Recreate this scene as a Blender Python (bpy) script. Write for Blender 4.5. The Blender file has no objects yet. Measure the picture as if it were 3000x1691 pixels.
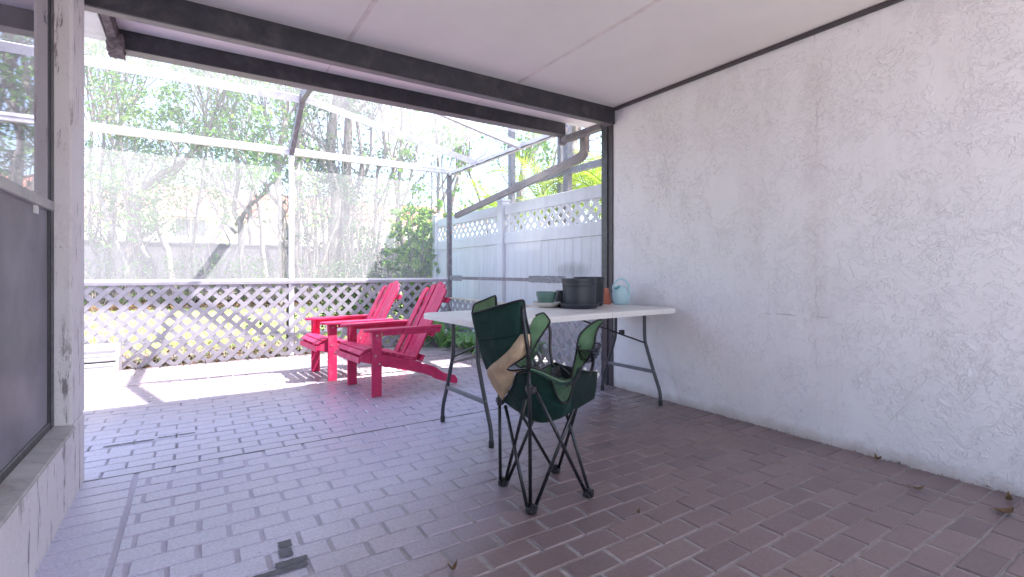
import bpy, bmesh, math, random
from mathutils import Vector, Matrix, noise
random.seed(7)
SC = bpy.context.scene
COL = SC.collection
PI = math.pi

# ------------------------------------------------------------------ materials
def nmat(name):
    m = bpy.data.materials.new(name); m.use_nodes = True
    nt = m.node_tree; nt.nodes.clear()
    out = nt.nodes.new('ShaderNodeOutputMaterial')
    return m, nt, out
def N(nt, t, **k):
    n = nt.nodes.new(t)
    for a, v in k.items():
        if a == 'i':
            for q, w in v.items(): n.inputs[q].default_value = w
        else: setattr(n, a, v)
    return n
def L(nt, a, b): nt.links.new(a, b)
def c4(c): return (c[0], c[1], c[2], 1)
def ramp(nt, src, stops, interp='LINEAR'):
    r = N(nt, 'ShaderNodeValToRGB'); r.color_ramp.interpolation = interp
    while len(r.color_ramp.elements) < len(stops): r.color_ramp.elements.new(.5)
    for e, (p, c) in zip(r.color_ramp.elements, stops):
        e.position = p; e.color = c4(c) if not isinstance(c, (int, float)) else (c, c, c, 1)
    L(nt, src, r.inputs[0]); return r.outputs[0]
def coords(nt): return N(nt, 'ShaderNodeTexCoord').outputs['Object']
def geopos(nt): return N(nt, 'ShaderNodeNewGeometry').outputs['Position']
def nz(nt, vec, scale, detail=4, rough=.55, dist=0, out='Fac'):
    n = N(nt, 'ShaderNodeTexNoise', i={'Scale': scale, 'Detail': detail, 'Roughness': rough, 'Distortion': dist})
    L(nt, vec, n.inputs['Vector']); return n.outputs[out]
def mixc(nt, fac, a, b, mode='MIX'):
    m = N(nt, 'ShaderNodeMix', data_type='RGBA', blend_type=mode)
    for s, v in ((m.inputs[0], fac), (m.inputs[6], a), (m.inputs[7], b)):
        if hasattr(v, 'is_output'): L(nt, v, s)
        else: s.default_value = v if isinstance(v, (int, float)) else c4(v)
    return m.outputs[2]
def mth(nt, op, a, b=0, clamp=False):
    m = N(nt, 'ShaderNodeMath', operation=op, use_clamp=clamp)
    for s, v in ((m.inputs[0], a), (m.inputs[1], b)):
        if hasattr(v, 'is_output'): L(nt, v, s)
        else: s.default_value = v
    return m.outputs[0]
def bump(nt, h, strength=.5, dist=.01, normal=None):
    b = N(nt, 'ShaderNodeBump', i={'Strength': strength, 'Distance': dist})
    L(nt, h, b.inputs['Height'])
    if normal: L(nt, normal, b.inputs['Normal'])
    return b.outputs[0]
def pbsdf(nt, out, col, rough=.5, metal=0, spec=.5, normal=None, **k):
    p = N(nt, 'ShaderNodeBsdfPrincipled')
    for s, v in (('Base Color', col), ('Roughness', rough), ('Metallic', metal), ('Specular IOR Level', spec)):
        if hasattr(v, 'is_output'): L(nt, v, p.inputs[s])
        else: p.inputs[s].default_value = c4(v) if isinstance(v, tuple) else v
    for s, v in k.items(): p.inputs[s.replace('_', ' ')].default_value = v
    if normal: L(nt, normal, p.inputs['Normal'])
    L(nt, p.outputs[0], out.inputs[0]); return p
def simple(name, col, rough=.5, var=.12, scale=9, metal=0, bumps=0, spec=.5, dirt=None, bscale=60):
    m, nt, out = nmat(name); co = geopos(nt)
    a = tuple(c * (1 - var) for c in col); b = tuple(min(1, c * (1 + var)) for c in col)
    colr = ramp(nt, nz(nt, co, scale, 5), [(.3, a), (.7, b)])
    if dirt:
        f = ramp(nt, nz(nt, co, scale * .6, 8, .7, .4), [(.5, 0), (.72, .85)])
        colr = mixc(nt, f, colr, dirt)
    rr = ramp(nt, nz(nt, co, scale * 2, 3), [(.3, max(0, rough - .08)), (.7, min(1, rough + .08))])
    nrm = bump(nt, nz(nt, co, bscale, 4), .4, bumps) if bumps else None
    pbsdf(nt, out, colr, rr, metal, spec, nrm); return m

def stucco(name, base, dirtc, amt=1.0, coarse=1.0, pits=False):
    m, nt, out = nmat(name); co = geopos(nt)
    mp = N(nt, 'ShaderNodeMapping'); L(nt, co, mp.inputs[0])
    v = mp.outputs[0]
    warp = nz(nt, v, 2.6 / coarse, 3, .5, 0, 'Color')
    wv = N(nt, 'ShaderNodeMix', data_type='VECTOR', i={0: .12})
    L(nt, v, wv.inputs[4]); L(nt, warp, wv.inputs[5]); v2 = wv.outputs[1]
    # knocked-down trowel ridges: thin contour lines of a noise field, broken up by patches
    n1 = nz(nt, v2, 17 / coarse, 5, .66, .9)
    ridge = ramp(nt, mth(nt, 'ABSOLUTE', mth(nt, 'SUBTRACT', n1, .5)), [(0, 1), (.020, 0)])
    n2 = nz(nt, v2, 34 / coarse, 3, .6, .3)
    step = ramp(nt, n2, [(.50, 0), (.545, 1)])
    patch = ramp(nt, nz(nt, v, 3.1 / coarse, 4, .6, .5), [(.40, 0), (.62, 1)])
    patch2 = ramp(nt, nz(nt, v2, 5.5 / coarse, 3, .6, 1.), [(.46, 0), (.6, 1)])
    h = mth(nt, 'ADD', mth(nt, 'MULTIPLY', mth(nt, 'MULTIPLY', ridge, patch), .62), mth(nt, 'MULTIPLY', mth(nt, 'MULTIPLY', step, patch2), .75))
    h = mth(nt, 'ADD', h, mth(nt, 'MULTIPLY', nz(nt, v, 130, 3), .10))
    h = mth(nt, 'ADD', h, mth(nt, 'MULTIPLY', nz(nt, v, 6, 3), .5))
    col = ramp(nt, nz(nt, co, 1.7, 6), [(.3, tuple(c * .95 for c in base)), (.7, base)])
    f = ramp(nt, nz(nt, co, 5, 8, .75, .3), [(.56, 0), (.8, .45)])
    col = mixc(nt, f, col, dirtc)
    # small rusty cracks and chips
    crack = mth(nt, 'MULTIPLY', ramp(nt, mth(nt, 'ABSOLUTE', mth(nt, 'SUBTRACT', nz(nt, v2, 3.3, 5, .7, 1.5), .47)), [(0, 1), (.005, 0)]),
                ramp(nt, nz(nt, co, 1.3, 2), [(.56, 0), (.66, 1)]))
    col = mixc(nt, mth(nt, 'MULTIPLY', crack, .55), col, (.25, .19, .18))
    sp = N(nt, 'ShaderNodeSeparateXYZ'); L(nt, co, sp.inputs[0])
    if not pits:
        # one long hairline rust crack and a few scratches near table height
        wob = mth(nt, 'MULTIPLY', mth(nt, 'SUBTRACT', nz(nt, co, 6, 6, .7), .5), .10)
        a_ = mth(nt, 'ABSOLUTE', mth(nt, 'ADD', mth(nt, 'SUBTRACT', sp.outputs['Y'], 1.53), wob))
        cl = mth(nt, 'MULTIPLY', ramp(nt, a_, [(0, 1), (.006, 0)]), ramp(nt, nz(nt, co, 4.5, 4), [(.52, 0), (.64, .7)]))
        b_ = mth(nt, 'ABSOLUTE', mth(nt, 'ADD', mth(nt, 'SUBTRACT', sp.outputs['Z'], .775), mth(nt, 'MULTIPLY', wob, .35)))
        win = mth(nt, 'MULTIPLY', mth(nt, 'GREATER_THAN', sp.outputs['Y'], 1.38), mth(nt, 'LESS_THAN', sp.outputs['Y'], 1.86))
        cl2 = mth(nt, 'MULTIPLY', mth(nt, 'MULTIPLY', ramp(nt, b_, [(0, 1), (.005, 0)]), win), ramp(nt, nz(nt, co, 9, 4), [(.45, 0), (.55, 1)]))
        col = mixc(nt, mth(nt, 'MULTIPLY', mth(nt, 'MAXIMUM', cl, cl2), .6), col, (.26, .16, .15))
        low = mth(nt, 'ADD', sp.outputs['Z'], mth(nt, 'MULTIPLY', nz(nt, co, 4, 7, .7), .16))
        col = mixc(nt, ramp(nt, low, [(.075, .75), (.16, 0)]), col, (.40, .34, .31))
        st = N(nt, 'ShaderNodeMapping'); st.inputs['Scale'].default_value = (1, 2.4, .35); L(nt, co, st.inputs[0])
        col = mixc(nt, ramp(nt, nz(nt, st.outputs[0], 1.6, 7, .7, .6), [(.50, 0), (.78, .42)]), col, (.60, .555, .56))
        col = mixc(nt, mth(nt, 'MULTIPLY', ramp(nt, mth(nt, 'ABSOLUTE', mth(nt, 'SUBTRACT', sp.outputs['Y'], 1.53)), [(0, .35), (.10, 0)]), ramp(nt, nz(nt, co, 3, 5), [(.4, 0), (.6, 1)])), col, (.60, .53, .52))
    else:
        mp2 = N(nt, 'ShaderNodeMapping'); mp2.inputs['Scale'].default_value = (1, 1, .16); L(nt, co, mp2.inputs[0])
        pit = mth(nt, 'MULTIPLY', ramp(nt, nz(nt, mp2.outputs[0], 20, 5, .72, .3), [(.575, 0), (.63, 1)]), ramp(nt, nz(nt, co, 2.5, 3), [(.38, 0), (.52, 1)]))
        col = mixc(nt, mth(nt, 'MULTIPLY', pit, .8), col, (.16, .13, .14)); h = mth(nt, 'SUBTRACT', h, mth(nt, 'MULTIPLY', pit, 1.2))
    pbsdf(nt, out, col, .72, 0, .3, bump(nt, h, .66 * amt, .0078 * coarse)); return m

M = {}
M['wall'] = stucco('white_stucco', (.785, .765, .79), (.55, .53, .52), .85)
M['wall_rough'] = stucco('peeling_stucco', (.74, .69, .71), (.36, .31, .32), .62, 1.0, True)

def brick_mat():
    m, nt, out = nmat('purple_brown_brick'); co = geopos(nt)
    at = N(nt, 'ShaderNodeAttribute', attribute_name='tint')
    base = ramp(nt, at.outputs['Fac'], [(0, (.140, .094, .095)), (.35, (.168, .110, .111)), (.65, (.190, .124, .121)), (.88, (.202, .134, .125)), (1, (.190, .132, .125))])
    n = ramp(nt, nz(nt, co, 75, 6, .75), [(.25, .70), (.75, 1.32)])
    base = mixc(nt, 1., base, n, 'MULTIPLY')
    blot = ramp(nt, nz(nt, co, 3.2, 6, .65, .6), [(.35, 0), (.75, .35)])
    base = mixc(nt, blot, base, (.18, .15, .15))
    # pale scuffs, and sky glare put into the colour toward the open yard
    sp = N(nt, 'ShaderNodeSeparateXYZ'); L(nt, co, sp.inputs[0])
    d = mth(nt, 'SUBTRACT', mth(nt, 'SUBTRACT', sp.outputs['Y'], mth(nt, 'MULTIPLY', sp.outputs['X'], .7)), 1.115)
    glare = ramp(nt, mth(nt, 'ADD', mth(nt, 'MULTIPLY', d, .5), mth(nt, 'MULTIPLY', nz(nt, co, 1.3, 4), .22)), [(-.04, 0), (.50, .88)])
    glare = mth(nt, 'MULTIPLY', glare, ramp(nt, mth(nt, 'MULTIPLY', sp.outputs['Y'], .1), [(.38, 1), (.50, .30)]))  # glare tint eased off where direct sun falls
    base = mixc(nt, glare, base, mixc(nt, 1., n, (.555, .525, .665), 'MULTIPLY'))
    spk = ramp(nt, nz(nt, co, 210, 2, .5), [(.70, 0), (.76, .35)])
    base = mixc(nt, spk, base, (.45, .42, .42))
    wet = ramp(nt, nz(nt, co, 1.6, 5, .6, .3), [(.4, .28), (.65, .42)])
    h = mth(nt, 'ADD', nz(nt, co, 120, 5, .7), mth(nt, 'MULTIPLY', nz(nt, co, 14, 3), 1.2))
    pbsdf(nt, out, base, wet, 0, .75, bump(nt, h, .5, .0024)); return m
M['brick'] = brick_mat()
def mortar_mat():
    m, nt, out = nmat('sand_mortar'); co = geopos(nt)
    sp = N(nt, 'ShaderNodeSeparateXYZ'); L(nt, co, sp.inputs[0])
    far = ramp(nt, mth(nt, 'MULTIPLY', sp.outputs['Y'], .1), [(.32, 0), (.335, 1)])
    a = ramp(nt, nz(nt, co, 18, 8, .7), [(.3, (.23, .205, .195)), (.7, (.36, .335, .325))])
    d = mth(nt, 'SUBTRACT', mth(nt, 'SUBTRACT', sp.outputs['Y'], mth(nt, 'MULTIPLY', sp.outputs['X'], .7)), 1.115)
    a = mixc(nt, ramp(nt, mth(nt, 'MULTIPLY', d, .5), [(-.0, 0), (.5, .95)]), a, (.52, .49, .585))  # same sky glare put into the mortar colour
    b = ramp(nt, nz(nt, co, 5, 8, .7), [(.32, (.15, .135, .15)), (.52, (.42, .395, .44))])
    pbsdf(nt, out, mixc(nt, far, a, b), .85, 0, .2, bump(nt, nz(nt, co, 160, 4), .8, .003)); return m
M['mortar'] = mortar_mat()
def ceil_mat():
    m, nt, out = nmat('painted_ceiling_board'); co = geopos(nt)
    col = ramp(nt, nz(nt, co, 2.2, 6), [(.3, (.75, .71, .69)), (.7, (.81, .77, .745))])
    f = ramp(nt, nz(nt, co, 26, 6, .8), [(.66, 0), (.8, .25)])
    col = mixc(nt, f, col, (.5, .44, .42))
    pbsdf(nt, out, col, .75, 0, .3, bump(nt, nz(nt, co, 190, 4), .5, .0016)); return m
M['ceiling'] = ceil_mat()
M['seam'] = simple('ceiling_seam', (.70, .63, .62), .7)
M['beam'] = simple('dark_bronze_beam', (.032, .031, .040), .42, .3, 14, bumps=.0006, dirt=(.085, .08, .085))
M['soffit'] = simple('painted_soffit', (.86, .79, .80), .75, .03, 3)
M['beam_under'] = simple('beam_flange', (.20, .175, .19), .5, .15, 10)  # paler than the beam: floor bounce put into the underside colour
M['trim'] = simple('dark_trim', (.06, .05, .058), .5)
M['alum'] = simple('weathered_aluminium', (.72, .70, .74), .42, .08, 16, dirt=(.5, .47, .5))  # dark bronze members coloured pale, sun glare put into the colour
M['alum_mid'] = simple('dusty_bronze', (.17, .155, .175), .42, .2, 18, dirt=(.32, .30, .33))  # same bronze in a middle tone, part of the glare in its colour
M['alum_dark'] = simple('dark_bronze', (.05, .047, .055), .4, .25, 18, dirt=(.11, .10, .12))
M['rot'] = simple('rotting_board', (.16, .13, .14), .9, .5, 30, bumps=.02, dirt=(.04, .03, .03), bscale=45)
M['lattice'] = simple('grey_painted_lattice', (.285, .27, .315), .6, .12, 14, bumps=.0008, dirt=(.34, .32, .36), bscale=90)
M['lattice_side'] = simple('grey_lattice', (.33, .315, .35), .6, .12, 14, dirt=(.36, .34, .38))
M['tan_board'] = simple('tan_board', (.52, .45, .36), .7, .15, 12)
def vinyl():
    m, nt, out = nmat('white_vinyl_mildewed'); co = geopos(nt)
    sp = N(nt, 'ShaderNodeSeparateXYZ'); L(nt, co, sp.inputs[0])
    mp = N(nt, 'ShaderNodeMapping'); mp.inputs['Scale'].default_value = (1, 5, .5); L(nt, co, mp.inputs[0])
    st = ramp(nt, nz(nt, mp.outputs[0], 2.2, 7, .7, .3), [(.42, 0), (.75, .55)])
    col = mixc(nt, st, (.66, .67, .71), (.46, .48, .46))
    # black mould bloom under the rail
    dx = mth(nt, 'ADD', mth(nt, 'POWER', mth(nt, 'MULTIPLY', mth(nt, 'SUBTRACT', sp.outputs['Y'], 4.30), 1.7), 2), mth(nt, 'POWER', mth(nt, 'MULTIPLY', mth(nt, 'SUBTRACT', sp.outputs['Z'], 1.07), 5.2), 2))
    mo = mth(nt, 'MULTIPLY', ramp(nt, mth(nt, 'ADD', dx, mth(nt, 'MULTIPLY', nz(nt, mp.outputs[0], 10, 9, .85), 1.35)), [(.56, 1), (1.0, 0)]), .68)
    col = mixc(nt, mo, col, (.12, .11, .10))
    pbsdf(nt, out, col, .38, 0, .5); return m
M['vinyl'] = vinyl()
M['step'] = simple('step_paint', (.52, .51, .53), .5, .08, 8, dirt=(.38, .36, .36))
M['white_paint'] = simple('white_weathered_paint', (.74, .73, .74), .5, .06, 8, dirt=(.5, .47, .45))
M['concrete'] = simple('pale_concrete', (.42, .40, .40), .9, .2, 10, bumps=.003, dirt=(.25, .22, .2))
M['red'] = simple('raspberry_painted_wood', (.55, .026, .115), .5, .14, 16, bumps=.0009, spec=.4, bscale=55, dirt=(.62, .10, .19))
M['bolt'] = simple('zinc_bolt', (.55, .52, .5), .35, .1, 9, metal=.8)
M['tabletop'] = simple('white_moulded_plastic', (.74, .72, .70), .42, .03, 12, bumps=.0003, bscale=300, dirt=(.64, .60, .57))
M['legmetal'] = simple('grey_powder_coat', (.045, .046, .055), .38, .1, 20)
M['stretch'] = simple('grey_crossbar', (.13, .135, .155), .4, .1, 20)
M['blackmetal'] = simple('black_tube', (.012, .012, .015), .32, .2, 20)
M['blackplastic'] = simple('black_plastic_fitting', (.014, .014, .016), .35, .2, 20)
def fabric(name, col, trans=0):
    m, nt, out = nmat(name); co = geopos(nt)
    a = tuple(c * .8 for c in col); b = tuple(c * 1.2 for c in col)
    cc = ramp(nt, nz(nt, co, 11, 6, .6, .4), [(.3, a), (.7, b)])
    w = N(nt, 'ShaderNodeTexWave', i={'Scale': 220, 'Distortion': .3}); L(nt, co, w.inputs[0])
    h = mth(nt, 'ADD', mth(nt, 'MULTIPLY', w.outputs['Fac'], .03), mth(nt, 'ADD', mth(nt, 'MULTIPLY', nz(nt, co, 18, 2, .4, .8), .35), mth(nt, 'MULTIPLY', nz(nt, co, 6, 1, .4, 1.4), 2.2)))
    p = pbsdf(nt, out, cc, .68, 0, .25, bump(nt, h, .9, .010)); p.inputs['Sheen Weight'].default_value = .06
    return m
M['green'] = fabric('bottle_green_canvas', (.0045, .030, .024))
M['green_dark'] = fabric('green_black_canvas', (.0022, .012, .011))
M['green_in'] = fabric('sage_green_lining', (.10, .19, .10))
M['olive_in'] = fabric('olive_lining', (.075, .125, .065))
M['tanfab'] = fabric('tan_canvas', (.50, .375, .25))
M['piping'] = simple('black_binding', (.010, .010, .014), .7, .2, 30)
def net():
    m, nt, out = nmat('black_net'); co = geopos(nt)
    v = N(nt, 'ShaderNodeTexVoronoi', feature='DISTANCE_TO_EDGE', i={'Scale': 190}); L(nt, co, v.inputs[0])
    f = ramp(nt, v.outputs['Distance'], [(.09, 1), (.14, 0)])
    d = N(nt, 'ShaderNodeBsdfDiffuse', i={0: (.01, .01, .014, 1)}); t = N(nt, 'ShaderNodeBsdfTransparent')
    mx = N(nt, 'ShaderNodeMixShader'); L(nt, f, mx.inputs[0]); L(nt, t.outputs[0], mx.inputs[1]); L(nt, d.outputs[0], mx.inputs[2]); L(nt, mx.outputs[0], out.inputs[0]); return m
M['net'] = net()
M['pot_black'] = simple('black_nursery_plastic', (.034, .037, .050), .5, .1, 14)
M['saucer_black'] = simple('black_saucer_plastic', (.055, .062, .085), .4, .1, 14)
M['pot_grey'] = simple('charcoal_plastic', (.075, .08, .09), .5, .15, 14)
M['pot_green'] = simple('sage_green_plastic', (.10, .19, .165), .42, .08, 14, dirt=(.17, .24, .21))
M['saucer'] = simple('cream_plastic', (.66, .62, .58), .45, .04, 14, dirt=(.5, .43, .37))
M['terra'] = simple('terracotta', (.42, .13, .085), .8, .15, 18, dirt=(.5, .22, .16))
M['can'] = simple('pale_blue_plastic', (.43, .62, .68), .40, .05, 10)
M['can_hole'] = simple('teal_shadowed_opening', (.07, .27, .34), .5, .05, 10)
def glass_m(name, dark, refl, rough):
    m, nt, out = nmat(name); co = geopos(nt)
    n = ramp(nt, nz(nt, co, 3, 6), [(.3, tuple(c * .8 for c in dark)), (.7, tuple(c * 1.2 for c in dark))])
    d = N(nt, 'ShaderNodeBsdfDiffuse'); L(nt, n, d.inputs[0])
    g = N(nt, 'ShaderNodeBsdfGlossy', i={'Roughness': rough, 'Color': (.93, .93, .97, 1)})
    fr = N(nt, 'ShaderNodeFresnel', i={'IOR': 1.9}); f = mth(nt, 'MULTIPLY', fr.outputs[0], refl, True)
    mx = N(nt, 'ShaderNodeMixShader'); L(nt, f, mx.inputs[0]); L(nt, d.outputs[0], mx.inputs[1]); L(nt, g.outputs[0], mx.inputs[2]); L(nt, mx.outputs[0], out.inputs[0]); return m
M['pane'] = glass_m('reflecting_window_glass', (.20, .19, .22), 1.25, .02)
M['insect'] = glass_m('grey_insect_screen', (.235, .22, .25), .16, .22)
M['winframe'] = simple('bronze_window_frame', (.035, .035, .042), .4, .2, 20)
M['sashrail'] = simple('dusty_sash_rail', (.30, .28, .30), .45, .15, 20)
def screen_m(name, fac, col):
    m, nt, out = nmat(name); co = geopos(nt)
    t = N(nt, 'ShaderNodeBsdfTransparent')
    d = N(nt, 'ShaderNodeBsdfDiffuse', i={0: c4(col)}); tr = N(nt, 'ShaderNodeBsdfTranslucent', i={0: c4(col)})
    # woven wires are round, so they catch light from above far more than a flat sheet would
    ge = N(nt, 'ShaderNodeNewGeometry'); va = N(nt, 'ShaderNodeVectorMath', operation='ADD'); L(nt, ge.outputs['Normal'], va.inputs[0]); va.inputs[1].default_value = (.35, -.2, 1.0)
    vn = N(nt, 'ShaderNodeVectorMath', operation='NORMALIZE'); L(nt, va.outputs[0], vn.inputs[0]); L(nt, vn.outputs[0], d.inputs['Normal'])
    a = N(nt, 'ShaderNodeMixShader', i={0: .38}); L(nt, d.outputs[0], a.inputs[1]); L(nt, tr.outputs[0], a.inputs[2])
    f = ramp(nt, nz(nt, co, 1.4, 6, .65), [(.25, fac * .85), (.75, fac * 1.15)])
    b = N(nt, 'ShaderNodeMixShader'); L(nt, f, b.inputs[0]); L(nt, t.outputs[0], b.inputs[1]); L(nt, a.outputs[0], b.inputs[2])
    L(nt, b.outputs[0], out.inputs[0]); return m
M['screen'] = screen_m('insect_mesh', .215, (.80, .79, .88)); M['screen_roof'] = screen_m('insect_mesh_roof', .145, (.74, .74, .88))
M['screen_side'] = screen_m('insect_mesh_side', .13, (.72, .74, .80))
def leaf_m(name, a, b, trans=.45, rough=.45):
    m, nt, out = nmat(name)
    g = N(nt, 'ShaderNodeNewGeometry')
    col = ramp(nt, g.outputs['Random Per Island'], [(0, a), (1, b)])
    p = N(nt, 'ShaderNodeBsdfPrincipled', i={'Roughness': rough}); L(nt, col, p.inputs['Base Color'])
    t = N(nt, 'ShaderNodeBsdfTranslucent'); L(nt, mixc(nt, 1., col, (1.3, 1.5, .6), 'MULTIPLY'), t.inputs[0])
    x = N(nt, 'ShaderNodeMixShader', i={0: trans}); L(nt, p.outputs[0], x.inputs[1]); L(nt, t.outputs[0], x.inputs[2]); L(nt, x.outputs[0], out.inputs[0]); return m
M['leaf'] = leaf_m('tree_leaf', (.07, .15, .05), (.22, .33, .13), .5)
M['leaf2'] = leaf_m('tree_leaf_light', (.08, .16, .045), (.24, .33, .12))
M['leaf_dark'] = leaf_m('tree_leaf_dark', (.025, .06, .025), (.07, .13, .05))
M['clusia'] = leaf_m('round_glossy_leaf', (.11, .24, .05), (.36, .47, .12), .4, .3)
M['palm'] = leaf_m('palm_leaflet', (.12, .20, .03), (.38, .42, .08), .45)
M['fern'] = leaf_m('fern_leaf', (.13, .28, .12), (.28, .46, .22), .4)
M['deadleaf'] = leaf_m('dry_leaf', (.07, .035, .02), (.20, .12, .06), .1, .8)
def bark():
    m, nt, out = nmat('pale_grey_bark'); co = geopos(nt)
    mp = N(nt, 'ShaderNodeMapping'); mp.inputs['Scale'].default_value = (1, 1, .25); L(nt, co, mp.inputs[0])
    n = nz(nt, mp.outputs[0], 9, 8, .7, .5)
    col = ramp(nt, n, [(.28, (.11, .085, .08)), (.5, (.27, .23, .215)), (.72, (.46, .42, .39))])
    pbsdf(nt, out, col, .85, 0, .2, bump(nt, n, .9, .05)); return m
M['bark'] = bark()
def lawn_m():
    m, nt, out = nmat('dry_summer_lawn'); co = geopos(nt)
    a = ramp(nt, nz(nt, co, 1.1, 8, .7), [(.3, (.30, .35, .17)), (.55, (.42, .45, .24)), (.75, (.50, .46, .32))])
    n = ramp(nt, nz(nt, co, 24, 6, .8), [(.3, .6), (.7, 1.3)])
    pbsdf(nt, out, mixc(nt, 1., a, n, 'MULTIPLY'), .9, 0, .2, bump(nt, nz(nt, co, 45, 5), 1., .04)); return m
M['lawn'] = lawn_m()
M['grass'] = leaf_m('grass_blade', (.34, .38, .20), (.52, .54, .36), .4, .6)
M['soil'] = simple('leaf_strewn_soil', (.13, .10, .085), .95, .5, 14, bumps=.02, dirt=(.30, .24, .19), bscale=30)
M['gardenwall'] = simple('grey_block_wall', (.13, .125, .14), .9, .25, 2.5, bumps=.004, dirt=(.07, .07, .075))
M['housewall'] = simple('cream_render', (.78, .76, .72), .8, .05, 3)
M['windark'] = simple('dark_window', (.26, .26, .29), .3, .2, 3)
M['fascia'] = simple('tan_fascia', (.60, .52, .42), .7, .08, 3)
def tile_m():
    m, nt, out = nmat('clay_roof_tile'); co = coords(nt)
    w = N(nt, 'ShaderNodeTexWave', bands_direction='Z', i={'Scale': 1.9, 'Distortion': 0}); L(nt, co, w.inputs[0])
    w2 = N(nt, 'ShaderNodeTexWave', bands_direction='X', i={'Scale': 1.6, 'Distortion': 0}); L(nt, co, w2.inputs[0])
    h = mth(nt, 'ADD', w.outputs['Fac'], w2.outputs['Fac'])
    col = ramp(nt, nz(nt, co, 3, 6, .7), [(.3, (.42, .15, .10)), (.7, (.62, .28, .19))])
    col = mixc(nt, 1., col, ramp(nt, w.outputs['Fac'], [(0, .45), (.35, 1.)]), 'MULTIPLY')
    pbsdf(nt, out, col, .8, 0, .3, bump(nt, h, .8, .08)); return m
M['tile'] = tile_m()
M['blue'] = simple('blue_plastic', (.05, .12, .30), .5)
M['downspout'] = simple('brown_enamel_downspout', (.20, .155, .15), .4, .15, 16, dirt=(.30, .26, .26))

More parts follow.
